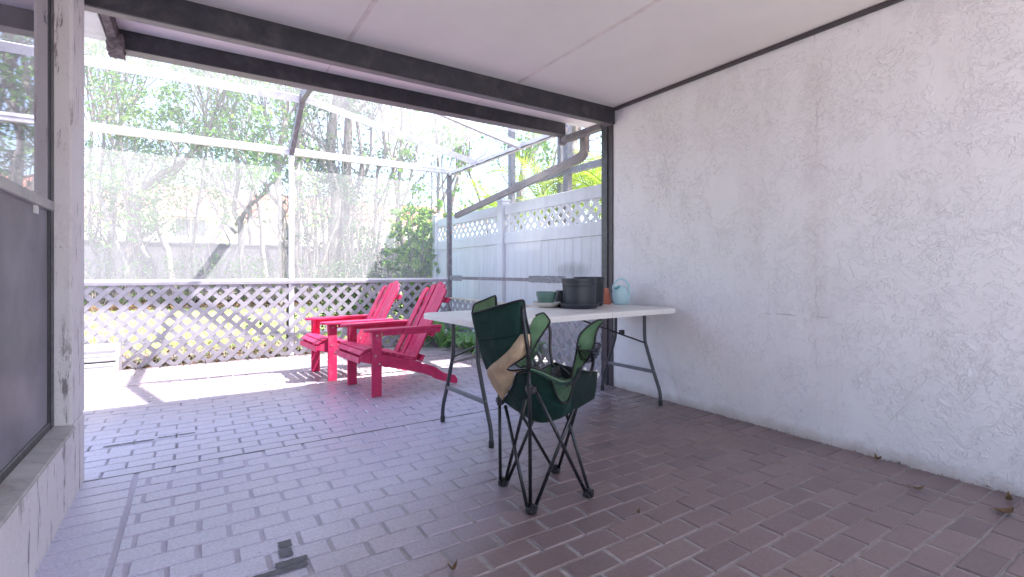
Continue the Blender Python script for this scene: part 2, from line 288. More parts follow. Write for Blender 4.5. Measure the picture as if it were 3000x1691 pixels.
# ------------------------------------------------------------------ mesh helpers
class MB:
    """collects vertices and faces of ONE mesh"""
    def __init__(s): s.v = []; s.f = []; s.mi = []; s.att = []
    def add(s, vs, fs, mi=0, att=None):
        o = len(s.v); s.v += [tuple(v) for v in vs]; s.f += [tuple(i + o for i in f) for f in fs]; s.mi += [mi] * len(fs)
        if att is not None: s.att += [att] * len(fs)
    def box(s, a, b, mi=0, att=None, mat=None):
        x0, y0, z0 = a; x1, y1, z1 = b
        vs = [Vector(p) for p in ((x0,y0,z0),(x1,y0,z0),(x1,y1,z0),(x0,y1,z0),(x0,y0,z1),(x1,y0,z1),(x1,y1,z1),(x0,y1,z1))]
        if mat: vs = [mat @ v for v in vs]
        s.add(vs, [(0,3,2,1),(4,5,6,7),(0,1,5,4),(1,2,6,5),(2,3,7,6),(3,0,4,7)], mi, att)
    def bar(s, p, q, wu, wv, up=(0,0,1), mi=0):
        """rectangular bar from p to q; wu across (perpendicular to up), wv along up"""
        p = Vector(p); q = Vector(q); d = (q - p).normalized(); u = Vector(up)
        a = d.cross(u)
        if a.length < 1e-4: a = d.cross(Vector((0, 1, 0)))
        a.normalize(); b = a.cross(d).normalized()
        vs = [c + a * (i * wu / 2) + b * (j * wv / 2) for c in (p, q) for i, j in ((-1,-1),(1,-1),(1,1),(-1,1))]
        s.add(vs, [(0,1,2,3),(7,6,5,4),(0,4,5,1),(1,5,6,2),(2,6,7,3),(3,7,4,0)], mi)
    def tube(s, pts, r, n=8, cap=True, mi=0):
        pts = [Vector(p) for p in pts]; m = len(pts)
        rs = [r] * m if isinstance(r, (int, float)) else r
        o = len(s.v); a = None
        for i, p in enumerate(pts):
            d = (pts[min(i + 1, m - 1)] - pts[max(i - 1, 0)])
            d = d.normalized() if d.length > 1e-9 else Vector((0, 0, 1))
            if a is None: a = d.orthogonal().normalized()
            else:
                a = a - d * a.dot(d); a = a.normalized() if a.length > 1e-6 else d.orthogonal().normalized()
            b = d.cross(a)
            for k in range(n):
                t = 2 * PI * k / n
                s.v.append(tuple(p + (a * math.cos(t) + b * math.sin(t)) * rs[i]))
        for i in range(m - 1):
            for k in range(n):
                k2 = (k + 1) % n
                s.f.append((o + i*n + k, o + i*n + k2, o + (i+1)*n + k2, o + (i+1)*n + k)); s.mi.append(mi)
        if cap:
            s.f.append(tuple(o + k for k in range(n))[::-1]); s.mi.append(mi)
            s.f.append(tuple(o + (m-1)*n + k for k in range(n))); s.mi.append(mi)
    def lathe(s, prof, c=(0,0,0), n=48, mi=0, sx=1, sy=1):
        o = len(s.v)
        for r, z in prof:
            for k in range(n):
                t = 2*PI*k/n; s.v.append((c[0] + r*math.cos(t)*sx, c[1] + r*math.sin(t)*sy, c[2] + z))
        for i in range(len(prof) - 1):
            for k in range(n):
                k2 = (k+1) % n
                s.f.append((o+i*n+k, o+i*n+k2, o+(i+1)*n+k2, o+(i+1)*n+k)); s.mi.append(mi)
    def prism(s, poly, axis_off, place, mi=0):
        """poly: 2-D outline; axis_off=(t0,t1); place(a,b,t)->xyz"""
        n = len(poly); vs = [place(a, b, axis_off[0]) for a, b in poly] + [place(a, b, axis_off[1]) for a, b in poly]
        s.add(vs, [tuple(range(n))[::-1], tuple(range(n, 2*n))] + [(i, (i+1) % n, n + (i+1) % n, n + i) for i in range(n)], mi)
    def grid(s, rows, mi=0):
        h = len(rows); w = len(rows[0]); o = len(s.v)
        for r in rows: s.v += [tuple(p) for p in r]
        for i in range(h-1):
            for j in range(w-1):
                a = o + i*w + j; s.f.append((a, a+1, a+w+1, a+w)); s.mi.append(mi)
    def build(s, name, mats, parent=None, smooth=False, bevel=0, seg=1, fixn=True):
        me = bpy.data.meshes.new(name); me.from_pydata(s.v, [], s.f)
        mats = mats if isinstance(mats, (list, tuple)) else [mats]
        for m in mats: me.materials.append(M[m] if isinstance(m, str) else m)
        me.polygons.foreach_set('material_index', s.mi)
        if s.att:
            a = me.attributes.new('tint', 'FLOAT', 'FACE'); a.data.foreach_set('value', s.att)
        if fixn:
            bm = bmesh.new(); bm.from_mesh(me); bmesh.ops.recalc_face_normals(bm, faces=bm.faces); bm.to_mesh(me); bm.free()
        if smooth:
            me.polygons.foreach_set('use_smooth', [True] * len(me.polygons))
        me.update()
        o = bpy.data.objects.new(name, me); COL.objects.link(o)
        if parent: o.parent = parent
        if bevel:
            b = o.modifiers.new('bevel', 'BEVEL'); b.width = bevel; b.segments = seg; b.limit_method = 'ANGLE'; b.angle_limit = .7
        return o
def tag(o, label=None, cat=None, group=None, kind=None):
    if label: o['label'] = label
    if cat: o['category'] = cat
    if group: o['group'] = group
    if kind: o['kind'] = kind
    return o
def thing(name, label, cat, loc=(0,0,0), rotz=0, group=None):
    o = bpy.data.objects.new(name, None); COL.objects.link(o)
    o.location = loc; o.rotation_euler = (0, 0, rotz); o.empty_display_size = .1
    return tag(o, label, cat, group)
def rel(t, mb):
    """shift world-space vertices of mb into the (unrotated) frame of thing t"""
    l = t.location; mb.v = [(x - l[0], y - l[1], z - l[2]) for x, y, z in mb.v]; return mb
def catmull(pts, k=6):
    P = [Vector(p) for p in pts]; P = [P[0]*2 - P[1]] + P + [P[-1]*2 - P[-2]]; out = []
    for i in range(1, len(P) - 2):
        for j in range(k):
            t = j / k
            out.append(.5 * ((2*P[i]) + (P[i+1]-P[i-1])*t + (2*P[i-1]-5*P[i]+4*P[i+1]-P[i+2])*t*t + (3*P[i]-P[i-1]-3*P[i+1]+P[i+2])*t**3))
    out.append(P[-2]); return out

# measured control points of the camp chair (metres)
CC={'back_outer':[[(1.0642,1.9797,0.8601),(1.0893,1.9157,0.877),(1.1198,1.8363,0.9015),(1.1519,1.7798,0.9198),(1.1803,1.7494,0.9285),(1.206,1.7626,0.9214)],[(1.0703,1.9757,0.8001),(1.096,1.8935,0.8104),(1.1249,1.8211,0.8236),(1.1532,1.767,0.8348),(1.1781,1.7389,0.8439),(1.2121,1.7527,0.845)],[(1.0907,1.9684,0.7351),(1.109,1.891,0.7491),(1.1318,1.8166,0.7642),(1.1566,1.7648,0.7775),(1.1781,1.7389,0.7864),(1.224,1.7449,0.7838)]],'lens':[[(1.0924,1.9733,0.7378),(1.1115,1.8953,0.7518),(1.1345,1.8209,0.7668),(1.1594,1.769,0.78),(1.1803,1.7494,0.7871)],[(1.1014,1.9674,0.687),(1.116,1.8864,0.7009),(1.1345,1.8209,0.7245),(1.1526,1.7734,0.7533),(1.1725,1.7485,0.7797)],[(1.1197,1.9735,0.6412),(1.1264,1.8916,0.6698),(1.1406,1.8229,0.7031),(1.1553,1.7776,0.7437),(1.1726,1.7509,0.7778)],[(1.1418,1.977,0.5984),(1.143,1.8987,0.646),(1.1467,1.8249,0.6858),(1.1587,1.7754,0.7364),(1.1718,1.7526,0.7753)]],'tan':[[(1.2444,2.0058,0.4343),(1.1828,1.9862,0.5049),(1.153,1.9816,0.5644),(1.1418,1.977,0.5984),(1.143,1.8987,0.646),(1.1467,1.8249,0.6858),(1.1587,1.7754,0.7364),(1.1718,1.7526,0.7753),(1.1755,1.7466,0.7837)],[(1.2318,1.9842,0.4413),(1.1856,1.9516,0.5103),(1.1607,1.929,0.5761),(1.1407,1.9271,0.607),(1.1403,1.8662,0.6454),(1.1452,1.7975,0.6827),(1.1587,1.7515,0.7278),(1.1727,1.7317,0.7663),(1.1755,1.7272,0.7861)],[(1.227,1.9754,0.4444),(1.196,1.9299,0.5121),(1.1753,1.8897,0.5846),(1.1466,1.8904,0.6127),(1.1452,1.8467,0.6421),(1.1515,1.783,0.6771),(1.1669,1.7402,0.717),(1.182,1.7233,0.7554),(1.1838,1.7203,0.7866)],[(1.2302,1.9792,0.4435),(1.2142,1.9211,0.5105),(1.1974,1.8634,0.5898),(1.16,1.8669,0.6153),(1.1579,1.8399,0.6361),(1.166,1.781,0.6689),(1.1835,1.7414,0.7039),(1.1998,1.7272,0.7423),(1.2008,1.7257,0.7851)],[(1.2414,1.9959,0.4387),(1.2406,1.9249,0.5052),(1.2276,1.8498,0.592),(1.1812,1.8561,0.6151),(1.1787,1.8458,0.6271),(1.1889,1.7915,0.6579),(1.2086,1.7549,0.688),(1.2264,1.7433,0.7268),(1.2264,1.7433,0.7818)]],'tan_tab':[[(1.1883,1.8515,0.6113),(1.2075,1.8271,0.612),(1.2152,1.7864,0.6221),(1.2219,1.7582,0.6253)],[(1.224,1.8522,0.592),(1.2236,1.8286,0.5961),(1.2187,1.7841,0.6097),(1.2229,1.7576,0.6179)]],'back_inner':[[(1.0676,1.9834,0.8606),(1.0832,2.0031,0.8793),(1.1097,2.0336,0.9002),(1.1724,2.0525,0.9168),(1.248,2.075,0.9301)],[(1.07,1.9878,0.8507),(1.1045,2.0131,0.8428),(1.1462,2.0337,0.8436),(1.2014,2.0575,0.8483),(1.2535,2.0714,0.8495)],[(1.0987,1.9811,0.7287),(1.1352,2.0051,0.7186),(1.1737,2.0278,0.7128),(1.2167,2.0476,0.707),(1.2585,2.0682,0.7013)],[(1.1661,1.997,0.5579),(1.1925,2.0156,0.5426),(1.2173,2.0353,0.527),(1.2423,2.0548,0.5158),(1.2624,2.0656,0.5067)],[(1.2406,2.0083,0.4366),(1.2492,2.0265,0.4314),(1.2578,2.0448,0.4262),(1.2599,2.0554,0.4236),(1.2624,2.0656,0.421)]],'hull':[[(1.2221,1.8415,0.594),(1.2246,1.7564,0.6167),(1.2985,1.7324,0.594),(1.3368,1.7314,0.5522),(1.3552,1.7313,0.5122),(1.3791,1.7278,0.474),(1.4102,1.7195,0.4587),(1.4291,1.7192,0.4836),(1.4445,1.7211,0.5323)],[(1.2297,1.8842,0.5363),(1.2462,1.802,0.5416),(1.2978,1.7805,0.5182),(1.3357,1.7679,0.4862),(1.36,1.758,0.4594),(1.3881,1.7458,0.4369),(1.4162,1.7335,0.4312),(1.4337,1.7281,0.4554),(1.4459,1.7262,0.4969)],[(1.2349,1.9405,0.4764),(1.2587,1.8655,0.463),(1.2962,1.8292,0.4356),(1.3358,1.8035,0.4142),(1.3682,1.7825,0.4056),(1.397,1.7639,0.4056),(1.4222,1.7475,0.4099),(1.4365,1.7382,0.4313),(1.4491,1.73,0.4571)],[(1.2444,2.0058,0.433),(1.2735,1.9512,0.4043),(1.3108,1.9032,0.37),(1.3362,1.8629,0.3518),(1.3597,1.8357,0.3496),(1.3865,1.8064,0.357),(1.4157,1.7875,0.3718),(1.4312,1.7655,0.3903),(1.4603,1.7467,0.4085)]],'front_flap':[[(1.4427,1.7223,0.5323),(1.4665,1.7307,0.5707),(1.4966,1.735,0.589),(1.5422,1.7293,0.5863),(1.5935,1.7199,0.5792)],[(1.4448,1.7269,0.4926),(1.4719,1.7272,0.519),(1.5038,1.7184,0.534),(1.5428,1.717,0.5338),(1.5909,1.7215,0.5226)],[(1.4473,1.7312,0.4528),(1.4755,1.7249,0.4716),(1.5105,1.726,0.4795),(1.5495,1.7245,0.4877),(1.589,1.7227,0.4916)],[(1.4595,1.7471,0.4076),(1.485,1.7426,0.4165),(1.5135,1.736,0.4299),(1.5489,1.7368,0.439),(1.5885,1.735,0.4514)]],'front_side':[[(1.5935,1.7199,0.5792),(1.597,1.8249,0.5709),(1.5953,1.9452,0.5749),(1.5863,2.0344,0.5714)],[(1.5959,1.7302,0.5025),(1.6047,1.8199,0.4744),(1.6073,1.9373,0.46),(1.6028,2.0237,0.4632)],[(1.5885,1.735,0.4514),(1.6047,1.8199,0.4147),(1.6024,1.9167,0.3935),(1.6045,1.9869,0.3922)]],'seat_top':[[(1.2303,1.7646,0.6155),(1.3045,1.7404,0.5927),(1.3429,1.7393,0.5508),(1.3783,1.7402,0.4819),(1.4166,1.7273,0.4581),(1.4419,1.7347,0.4914),(1.4988,1.7455,0.584),(1.5909,1.7215,0.5809)],[(1.2545,1.8384,0.5437),(1.3263,1.8196,0.5123),(1.3678,1.8205,0.467),(1.4073,1.8227,0.4024),(1.4489,1.8117,0.3854),(1.4762,1.8157,0.4255),(1.5293,1.8211,0.5221),(1.613,1.7946,0.5347)],[(1.2607,1.888,0.4903),(1.329,1.8755,0.4548),(1.3731,1.8787,0.4105),(1.4165,1.8823,0.3536),(1.4608,1.8735,0.3465),(1.4902,1.8742,0.3888),(1.5391,1.8743,0.4848),(1.6134,1.846,0.5089)],[(1.2662,1.938,0.4498),(1.3306,1.932,0.415),(1.3772,1.9376,0.3759),(1.4245,1.9426,0.3351),(1.4714,1.9361,0.3292),(1.5031,1.9334,0.3756),(1.548,1.9281,0.467),(1.6128,1.898,0.4983)],[(1.2709,1.9886,0.4233),(1.3311,1.9893,0.3943),(1.3802,1.9972,0.3647),(1.4314,2.0037,0.332),(1.4809,1.9994,0.3394),(1.5149,1.9933,0.3876),(1.5559,1.9826,0.4701),(1.6112,1.9507,0.5037)],[(1.2749,2.0397,0.4116),(1.3306,2.0473,0.3938),(1.3821,2.0576,0.3786),(1.4372,2.0655,0.3628),(1.4892,2.0636,0.3799),(1.5257,2.0538,0.4265),(1.563,2.0376,0.4954),(1.6085,2.0041,0.5259)],[(1.2624,2.0656,0.4233),(1.3129,2.0806,0.4224),(1.3664,2.0936,0.4265),(1.425,2.1033,0.4311),(1.4789,2.104,0.4583),(1.5178,2.0907,0.5004),(1.551,2.0692,0.5498),(1.5863,2.0344,0.5714)]],'arm_near':[[(1.1974,1.7622,0.6445),(1.2374,1.7482,0.6328),(1.2846,1.7295,0.6176),(1.3445,1.7263,0.5856),(1.3936,1.7183,0.5658),(1.4334,1.7164,0.5719),(1.4521,1.7281,0.6139),(1.4767,1.736,0.6724),(1.489,1.7399,0.7263),(1.5058,1.7409,0.7616),(1.5389,1.7314,0.7936),(1.5841,1.714,0.8242),(1.6132,1.707,0.8268)],[(1.2042,1.7578,0.6321),(1.2312,1.7283,0.6276),(1.2754,1.7116,0.6093),(1.3322,1.7105,0.5766),(1.381,1.7027,0.5555),(1.4276,1.6963,0.5644),(1.4515,1.6987,0.6154),(1.4852,1.7067,0.6654),(1.513,1.7125,0.707),(1.5284,1.7144,0.7472),(1.5527,1.7105,0.7843),(1.586,1.7009,0.8147),(1.6092,1.6977,0.8207)],[(1.2165,1.7498,0.6207),(1.2417,1.7096,0.615),(1.2803,1.6965,0.5918),(1.3281,1.6893,0.5613),(1.3738,1.6835,0.5485),(1.4244,1.6746,0.5722),(1.4587,1.6762,0.6234),(1.4947,1.6766,0.6586),(1.5327,1.6759,0.7134),(1.5536,1.6861,0.7624),(1.5707,1.6869,0.7941),(1.5914,1.6914,0.8082),(1.6072,1.6931,0.8159)]],'arm_far':[[(1.3183,2.0056,0.6012),(1.347,1.9989,0.6104),(1.3687,1.9848,0.6362),(1.3837,1.987,0.6827),(1.3983,2.0014,0.7395),(1.4193,2.0235,0.7735),(1.4397,2.0341,0.8056),(1.4733,2.0481,0.8277),(1.5279,2.0603,0.8379)],[(1.318,1.9819,0.5969),(1.3481,1.9743,0.5994),(1.3723,1.9706,0.6269),(1.3873,1.9728,0.6694),(1.4113,1.981,0.7258),(1.4414,1.9973,0.7671),(1.4717,2.0133,0.7941),(1.5024,2.0292,0.8103),(1.5504,2.0577,0.8194)],[(1.3191,1.9574,0.5935),(1.349,1.9499,0.5977),(1.3676,1.9498,0.6304),(1.3908,1.9586,0.6637),(1.4241,1.9608,0.7105),(1.4575,1.9749,0.7344),(1.4897,1.9898,0.7572),(1.5299,2.0113,0.7833),(1.5575,2.0411,0.7967)]],'straps':[[(1.5441,2.0141,0.5536),(1.5799,1.9909,0.5691)],[(1.5111,1.9402,0.5168),(1.5426,1.9197,0.5355)]]}
CP={'piping':[[(1.0629,1.9745,0.8606),(1.0869,1.9113,0.8774),(1.1172,1.832,0.9019),(1.1492,1.7756,0.9201),(1.1775,1.7453,0.93),(1.2032,1.7584,0.9217),(1.2066,1.7562,0.8817),(1.2092,1.7486,0.8455),(1.2212,1.7408,0.7845),(1.2249,1.7384,0.7438),(1.2222,1.7401,0.7153),(1.2058,1.7508,0.6876),(1.1861,1.7874,0.658),(1.176,1.8416,0.6281),(1.1785,1.8519,0.616),(1.1969,1.834,0.612),(1.2124,1.7822,0.6231),(1.2162,1.75,0.6264)],[(1.0653,1.979,0.8601),(1.0808,1.9987,0.8797),(1.1073,2.0292,0.9005),(1.1699,2.0482,0.9171),(1.232,2.0734,0.9311),(1.2462,2.0702,0.9313),(1.2486,2.0687,0.8915)],[(1.2417,2.0016,0.4343),(1.2322,1.9362,0.4777),(1.227,1.88,0.5374),(1.2193,1.8373,0.5947),(1.2189,1.7482,0.6187),(1.2925,1.7243,0.5961),(1.3307,1.7234,0.5545),(1.349,1.7234,0.5147),(1.3728,1.7199,0.4766),(1.4038,1.7117,0.4613),(1.4226,1.7115,0.4862),(1.438,1.7134,0.5346),(1.49,1.7273,0.5911),(1.5354,1.7217,0.5892),(1.5866,1.7124,0.5812)],[(1.5863,2.0344,0.5724),(1.6149,1.992,0.5605),(1.6113,1.9347,0.5175)],[(1.1946,1.7581,0.6454),(1.2345,1.7441,0.6337),(1.2816,1.7254,0.6186),(1.3415,1.7224,0.5866),(1.3905,1.7144,0.5662),(1.4302,1.7125,0.5723),(1.4488,1.7243,0.6149),(1.4734,1.7322,0.6732),(1.4857,1.7361,0.727),(1.5025,1.7371,0.7622),(1.5356,1.7276,0.7942),(1.5806,1.7103,0.8247),(1.6097,1.7034,0.8273)],[(1.3707,1.6796,0.5496),(1.4211,1.6707,0.5733),(1.4553,1.6724,0.6244),(1.4914,1.6728,0.6595),(1.5293,1.6721,0.7142),(1.5502,1.6824,0.763),(1.5672,1.6832,0.7947),(1.6037,1.6894,0.8182)],[(1.3128,1.9972,0.6031),(1.3163,1.9532,0.5944),(1.3462,1.9458,0.5979),(1.3647,1.9457,0.6306),(1.3879,1.9545,0.6637),(1.4212,1.9567,0.7105),(1.4546,1.9708,0.7351),(1.4867,1.9857,0.7577),(1.5279,2.0067,0.7838),(1.5555,2.0365,0.7972),(1.5474,2.0537,0.8218),(1.5279,2.0603,0.8379),(1.4704,2.044,0.8289)],[(1.5481,1.8566,0.546),(1.5774,1.9329,0.5558),(1.5924,2.0066,0.5712),(1.5818,2.0373,0.5733),(1.517,2.0555,0.5458)]],'poles':[[(1.2191,1.76,0.0297),(1.2785,2.0314,0.3987)],[(1.2312,1.7522,0.0281),(1.2234,1.7453,0.5436),(1.2201,1.7475,0.6311)],[(1.2526,1.7383,0.0377),(1.5439,1.752,0.5439)],[(1.2665,2.0582,0.0226),(1.2649,2.0641,0.4159)],[(1.2893,2.0435,0.0317),(1.2271,1.7787,0.4961)],[(1.2983,2.0376,0.0262),(1.5816,2.0374,0.5378)],[(1.5389,1.7373,0.0175),(1.2585,1.7464,0.5308)],[(1.5497,1.7303,0.0278),(1.5816,2.0374,0.5378)],[(1.577,2.0487,0.0312),(1.2929,2.0578,0.4904)],[(1.6053,2.0304,0.0158),(1.5573,1.7672,0.5395)]],'post_near':[(1.2143,1.7393,0.633),(1.1991,1.7229,0.7157),(1.1854,1.7223,0.7857),(1.1891,1.7556,0.9062)],'post_far':[(1.2649,2.0641,0.4159),(1.2626,2.0655,0.6283),(1.2535,2.0714,0.809),(1.2498,2.0798,0.9271)],'armpole_near':[(1.5575,1.7313,0.567),(1.5663,1.7255,0.6023),(1.5631,1.7157,0.6393),(1.5488,1.719,0.7032),(1.5566,1.7199,0.741),(1.5929,1.7083,0.8066)],'armpole_far':[(1.582,2.0312,0.5114),(1.5754,2.0355,0.5468),(1.5659,2.0476,0.6402),(1.5653,2.048,0.7387),(1.557,2.0534,0.782)],'feet':[(1.2359,1.7492,0.0097),(1.2794,2.0499,0.0064),(1.5483,1.7313,0.0072),(1.5932,2.0383,0.0119)],'hubs':[(1.2234,1.7453,0.542),(1.2664,2.0631,0.4159),(1.5439,1.752,0.5396),(1.5816,2.0374,0.5349)],'net':[(1.5167,1.7219,0.7402),(1.4918,1.7143,0.7085),(1.4909,1.7029,0.6826),(1.59,1.7102,0.6727),(1.5752,1.7198,0.6445),(1.5293,1.7257,0.6341),(1.5342,1.7106,0.6881)],'netc':[(1.5038,1.6767,0.7123)],'logo':[(1.5431,1.979,0.5414)]}
# measured tree limbs (metres)
TR=[([(-1.99,21.55,-0.1),(-1.99,21.55,0.65),(-1.98,21.54,1.06),(-1.95,21.53,1.32),(-2.09,21.62,1.64),(-2.19,21.68,1.99),(-2.33,21.77,2.46),(-2.46,21.85,2.81),(-2.58,21.93,3.28),(-2.7,22.01,3.75),(-2.75,22.05,4.22),(-2.68,22.0,4.81),(-2.6,21.95,5.54),(-2.65,21.98,6.27)],0.123,0.041,[([(-1.95,21.53,1.32),(-1.79,21.42,1.7),(-1.84,21.46,2.08),(-1.92,21.5,2.46),(-1.87,21.47,3.05)],0.07,0.029)]),([(-1.68,22.06,-0.1),(-1.68,22.06,0.63),(-1.73,22.1,1.45),(-1.7,22.08,2.21),(-1.73,22.1,3.12),(-1.67,22.06,3.67),(-1.42,21.9,4.15),(-1.07,21.67,4.51),(-0.61,21.37,4.79),(-0.18,21.09,5.18),(0.21,20.84,5.85)],0.146,0.073,[([(-1.31,21.23,1.48),(-1.48,21.34,1.88),(-1.65,21.45,2.32),(-1.78,21.53,2.77),(-1.93,21.63,3.12),(-1.99,21.67,3.65)],0.067,0.049),([(-1.7,22.08,3.36),(-1.91,22.21,4.03),(-2.14,22.36,4.94),(-2.21,22.41,5.85),(-2.16,22.38,6.76)],0.103,0.042),([(-1.71,22.68,3.74),(-1.62,22.62,4.02),(-1.23,22.37,4.18),(-0.94,22.18,4.52),(-0.57,21.94,4.68),(-0.05,21.61,5.36)],0.073,0.024)]),([(-2.91,23.34,-0.1),(-2.91,23.34,0.62),(-2.94,23.36,1.46),(-3.1,23.46,2.08),(-3.17,23.51,2.55),(-3.15,23.49,3.79),(-3.2,23.53,5.03),(-3.12,23.48,6.27)],0.074,0.043,[([(-3.15,23.85,2.1),(-2.96,23.73,2.89),(-2.83,23.65,4.15),(-2.62,23.51,5.41)],0.037,0.022)]),([(-2.8,24.46,-0.1),(-2.8,24.46,0.6),(-2.72,24.41,1.97),(-2.58,24.32,3.61),(-2.66,24.37,4.27),(-2.53,24.28,5.25),(-2.47,24.25,6.56)],0.124,0.066,[([(-2.62,24.7,3.65),(-2.43,24.58,4.65),(-2.01,24.3,5.32),(-1.9,24.23,6.31)],0.066,0.033)]),([(0.03,22.63,-0.1),(0.03,22.63,0.6),(0.0,22.64,1.97),(0.14,22.56,3.28),(0.3,22.45,4.59),(0.33,22.43,5.25),(0.5,22.32,6.56)],0.079,0.046,[([(0.0,22.88,1.65),(-0.19,23.01,2.98),(-0.25,23.04,4.3),(-0.47,23.19,5.62)],0.033,0.02),([(-0.05,22.32,0.99),(-0.38,22.53,1.96),(-0.46,22.58,3.09)],0.023,0.013)]),([(1.48,20.49,-0.1),(1.48,20.49,0.62),(1.46,20.51,1.93),(1.46,20.51,2.39),(1.41,20.54,2.92),(1.25,20.64,3.32),(1.38,20.56,4.41),(1.25,20.64,5.65),(1.12,20.73,6.58)],0.137,0.05,[([(1.41,20.54,2.89),(1.67,20.37,3.42),(2.24,20.0,4.13),(1.72,20.34,4.78),(1.48,20.49,5.21),(0.99,20.81,5.96)],0.081,0.043),([(1.28,20.27,2.46),(0.97,20.46,2.83),(0.72,20.63,3.13)],0.056,0.031)]),([(2.3,16.98,-0.1),(2.3,16.98,0.68),(2.33,16.96,2.07),(2.31,16.98,3.14),(2.2,17.05,3.94),(2.31,16.98,5.01),(2.42,16.9,5.81)],0.128,0.064,[([(1.67,17.03,2.47),(1.39,17.22,2.94),(1.01,17.46,3.41)],0.069,0.048),([(2.29,17.22,3.17),(1.98,17.43,3.71),(2.18,17.3,4.11),(2.2,17.28,4.79),(2.0,17.42,5.6)],0.059,0.032),([(2.28,16.76,2.06),(2.48,16.63,1.27),(2.35,16.71,1.79)],0.032,0.021)]),([(3.91,17.73,-0.1),(3.91,17.73,0.73),(4.05,17.63,2.1),(4.14,17.58,3.47),(4.05,17.63,4.49),(3.99,17.67,5.0),(4.05,17.63,6.54)],0.212,0.137,[([(3.76,17.35,0.74),(3.68,17.4,2.41),(3.54,17.49,3.74),(3.2,17.71,4.91),(3.0,17.84,6.08)],0.082,0.041),([(3.41,16.86,0.98),(3.68,16.68,1.91),(3.92,16.53,2.68),(4.0,16.47,3.45)],0.048,0.031)]),([(4.64,17.85,-0.1),(4.64,17.85,0.72),(4.52,17.92,2.13),(4.58,17.89,3.54),(4.6,17.88,4.59),(4.64,17.85,6.7)],0.225,0.141,[([(4.65,17.36,1.07),(4.62,17.38,2.62),(4.77,17.29,3.82),(5.11,17.06,4.85),(5.23,16.99,6.23)],0.07,0.039),([(4.31,17.59,0.9),(4.36,17.55,2.45),(4.31,17.59,3.82),(3.93,17.83,5.2)],0.063,0.035)]),([(5.2,18.08,-0.1),(5.2,18.08,0.71),(5.05,18.18,2.52),(4.99,18.22,3.61),(5.17,18.1,5.05),(5.02,18.2,6.86)],0.094,0.058,[]),([(5.2,16.89,-0.1),(5.2,16.89,0.73),(5.28,16.84,3.12),(5.34,16.8,4.49),(5.54,16.67,5.0),(5.48,16.7,6.54)],0.068,0.048,[([(5.35,17.03,3.15),(5.67,16.83,4.01),(5.96,16.64,4.88),(6.27,16.43,5.57)],0.048,0.027)]),([(6.0,16.37,-0.1),(6.0,16.37,0.73),(5.94,16.41,2.78),(5.97,16.39,4.49),(6.06,16.33,6.2),(6.0,16.37,7.22)],0.075,0.048,[([(5.94,16.41,3.12),(6.29,16.18,4.15),(6.49,16.05,5.17)],0.041,0.024)]),([(6.31,13.79,-0.1),(6.31,13.79,1.07),(6.27,13.81,3.48),(6.28,13.8,4.09),(6.23,13.84,5.29),(6.1,13.92,6.5)],0.054,0.036,[([(6.27,13.81,3.48),(6.51,13.66,4.09),(6.66,13.56,4.69)],0.027,0.015)]),([(3.44,20.42,-0.1),(3.44,20.42,0.69),(3.31,20.5,2.6),(3.44,20.42,3.9),(3.31,20.5,4.9),(3.44,20.42,6.04),(3.57,20.33,7.57)],0.13,0.084,[([(3.44,20.42,1.08),(3.89,20.12,2.99),(4.02,20.04,4.9)],0.061,0.034)])]
SUN=17.5; SKY=.70; DENS=.7
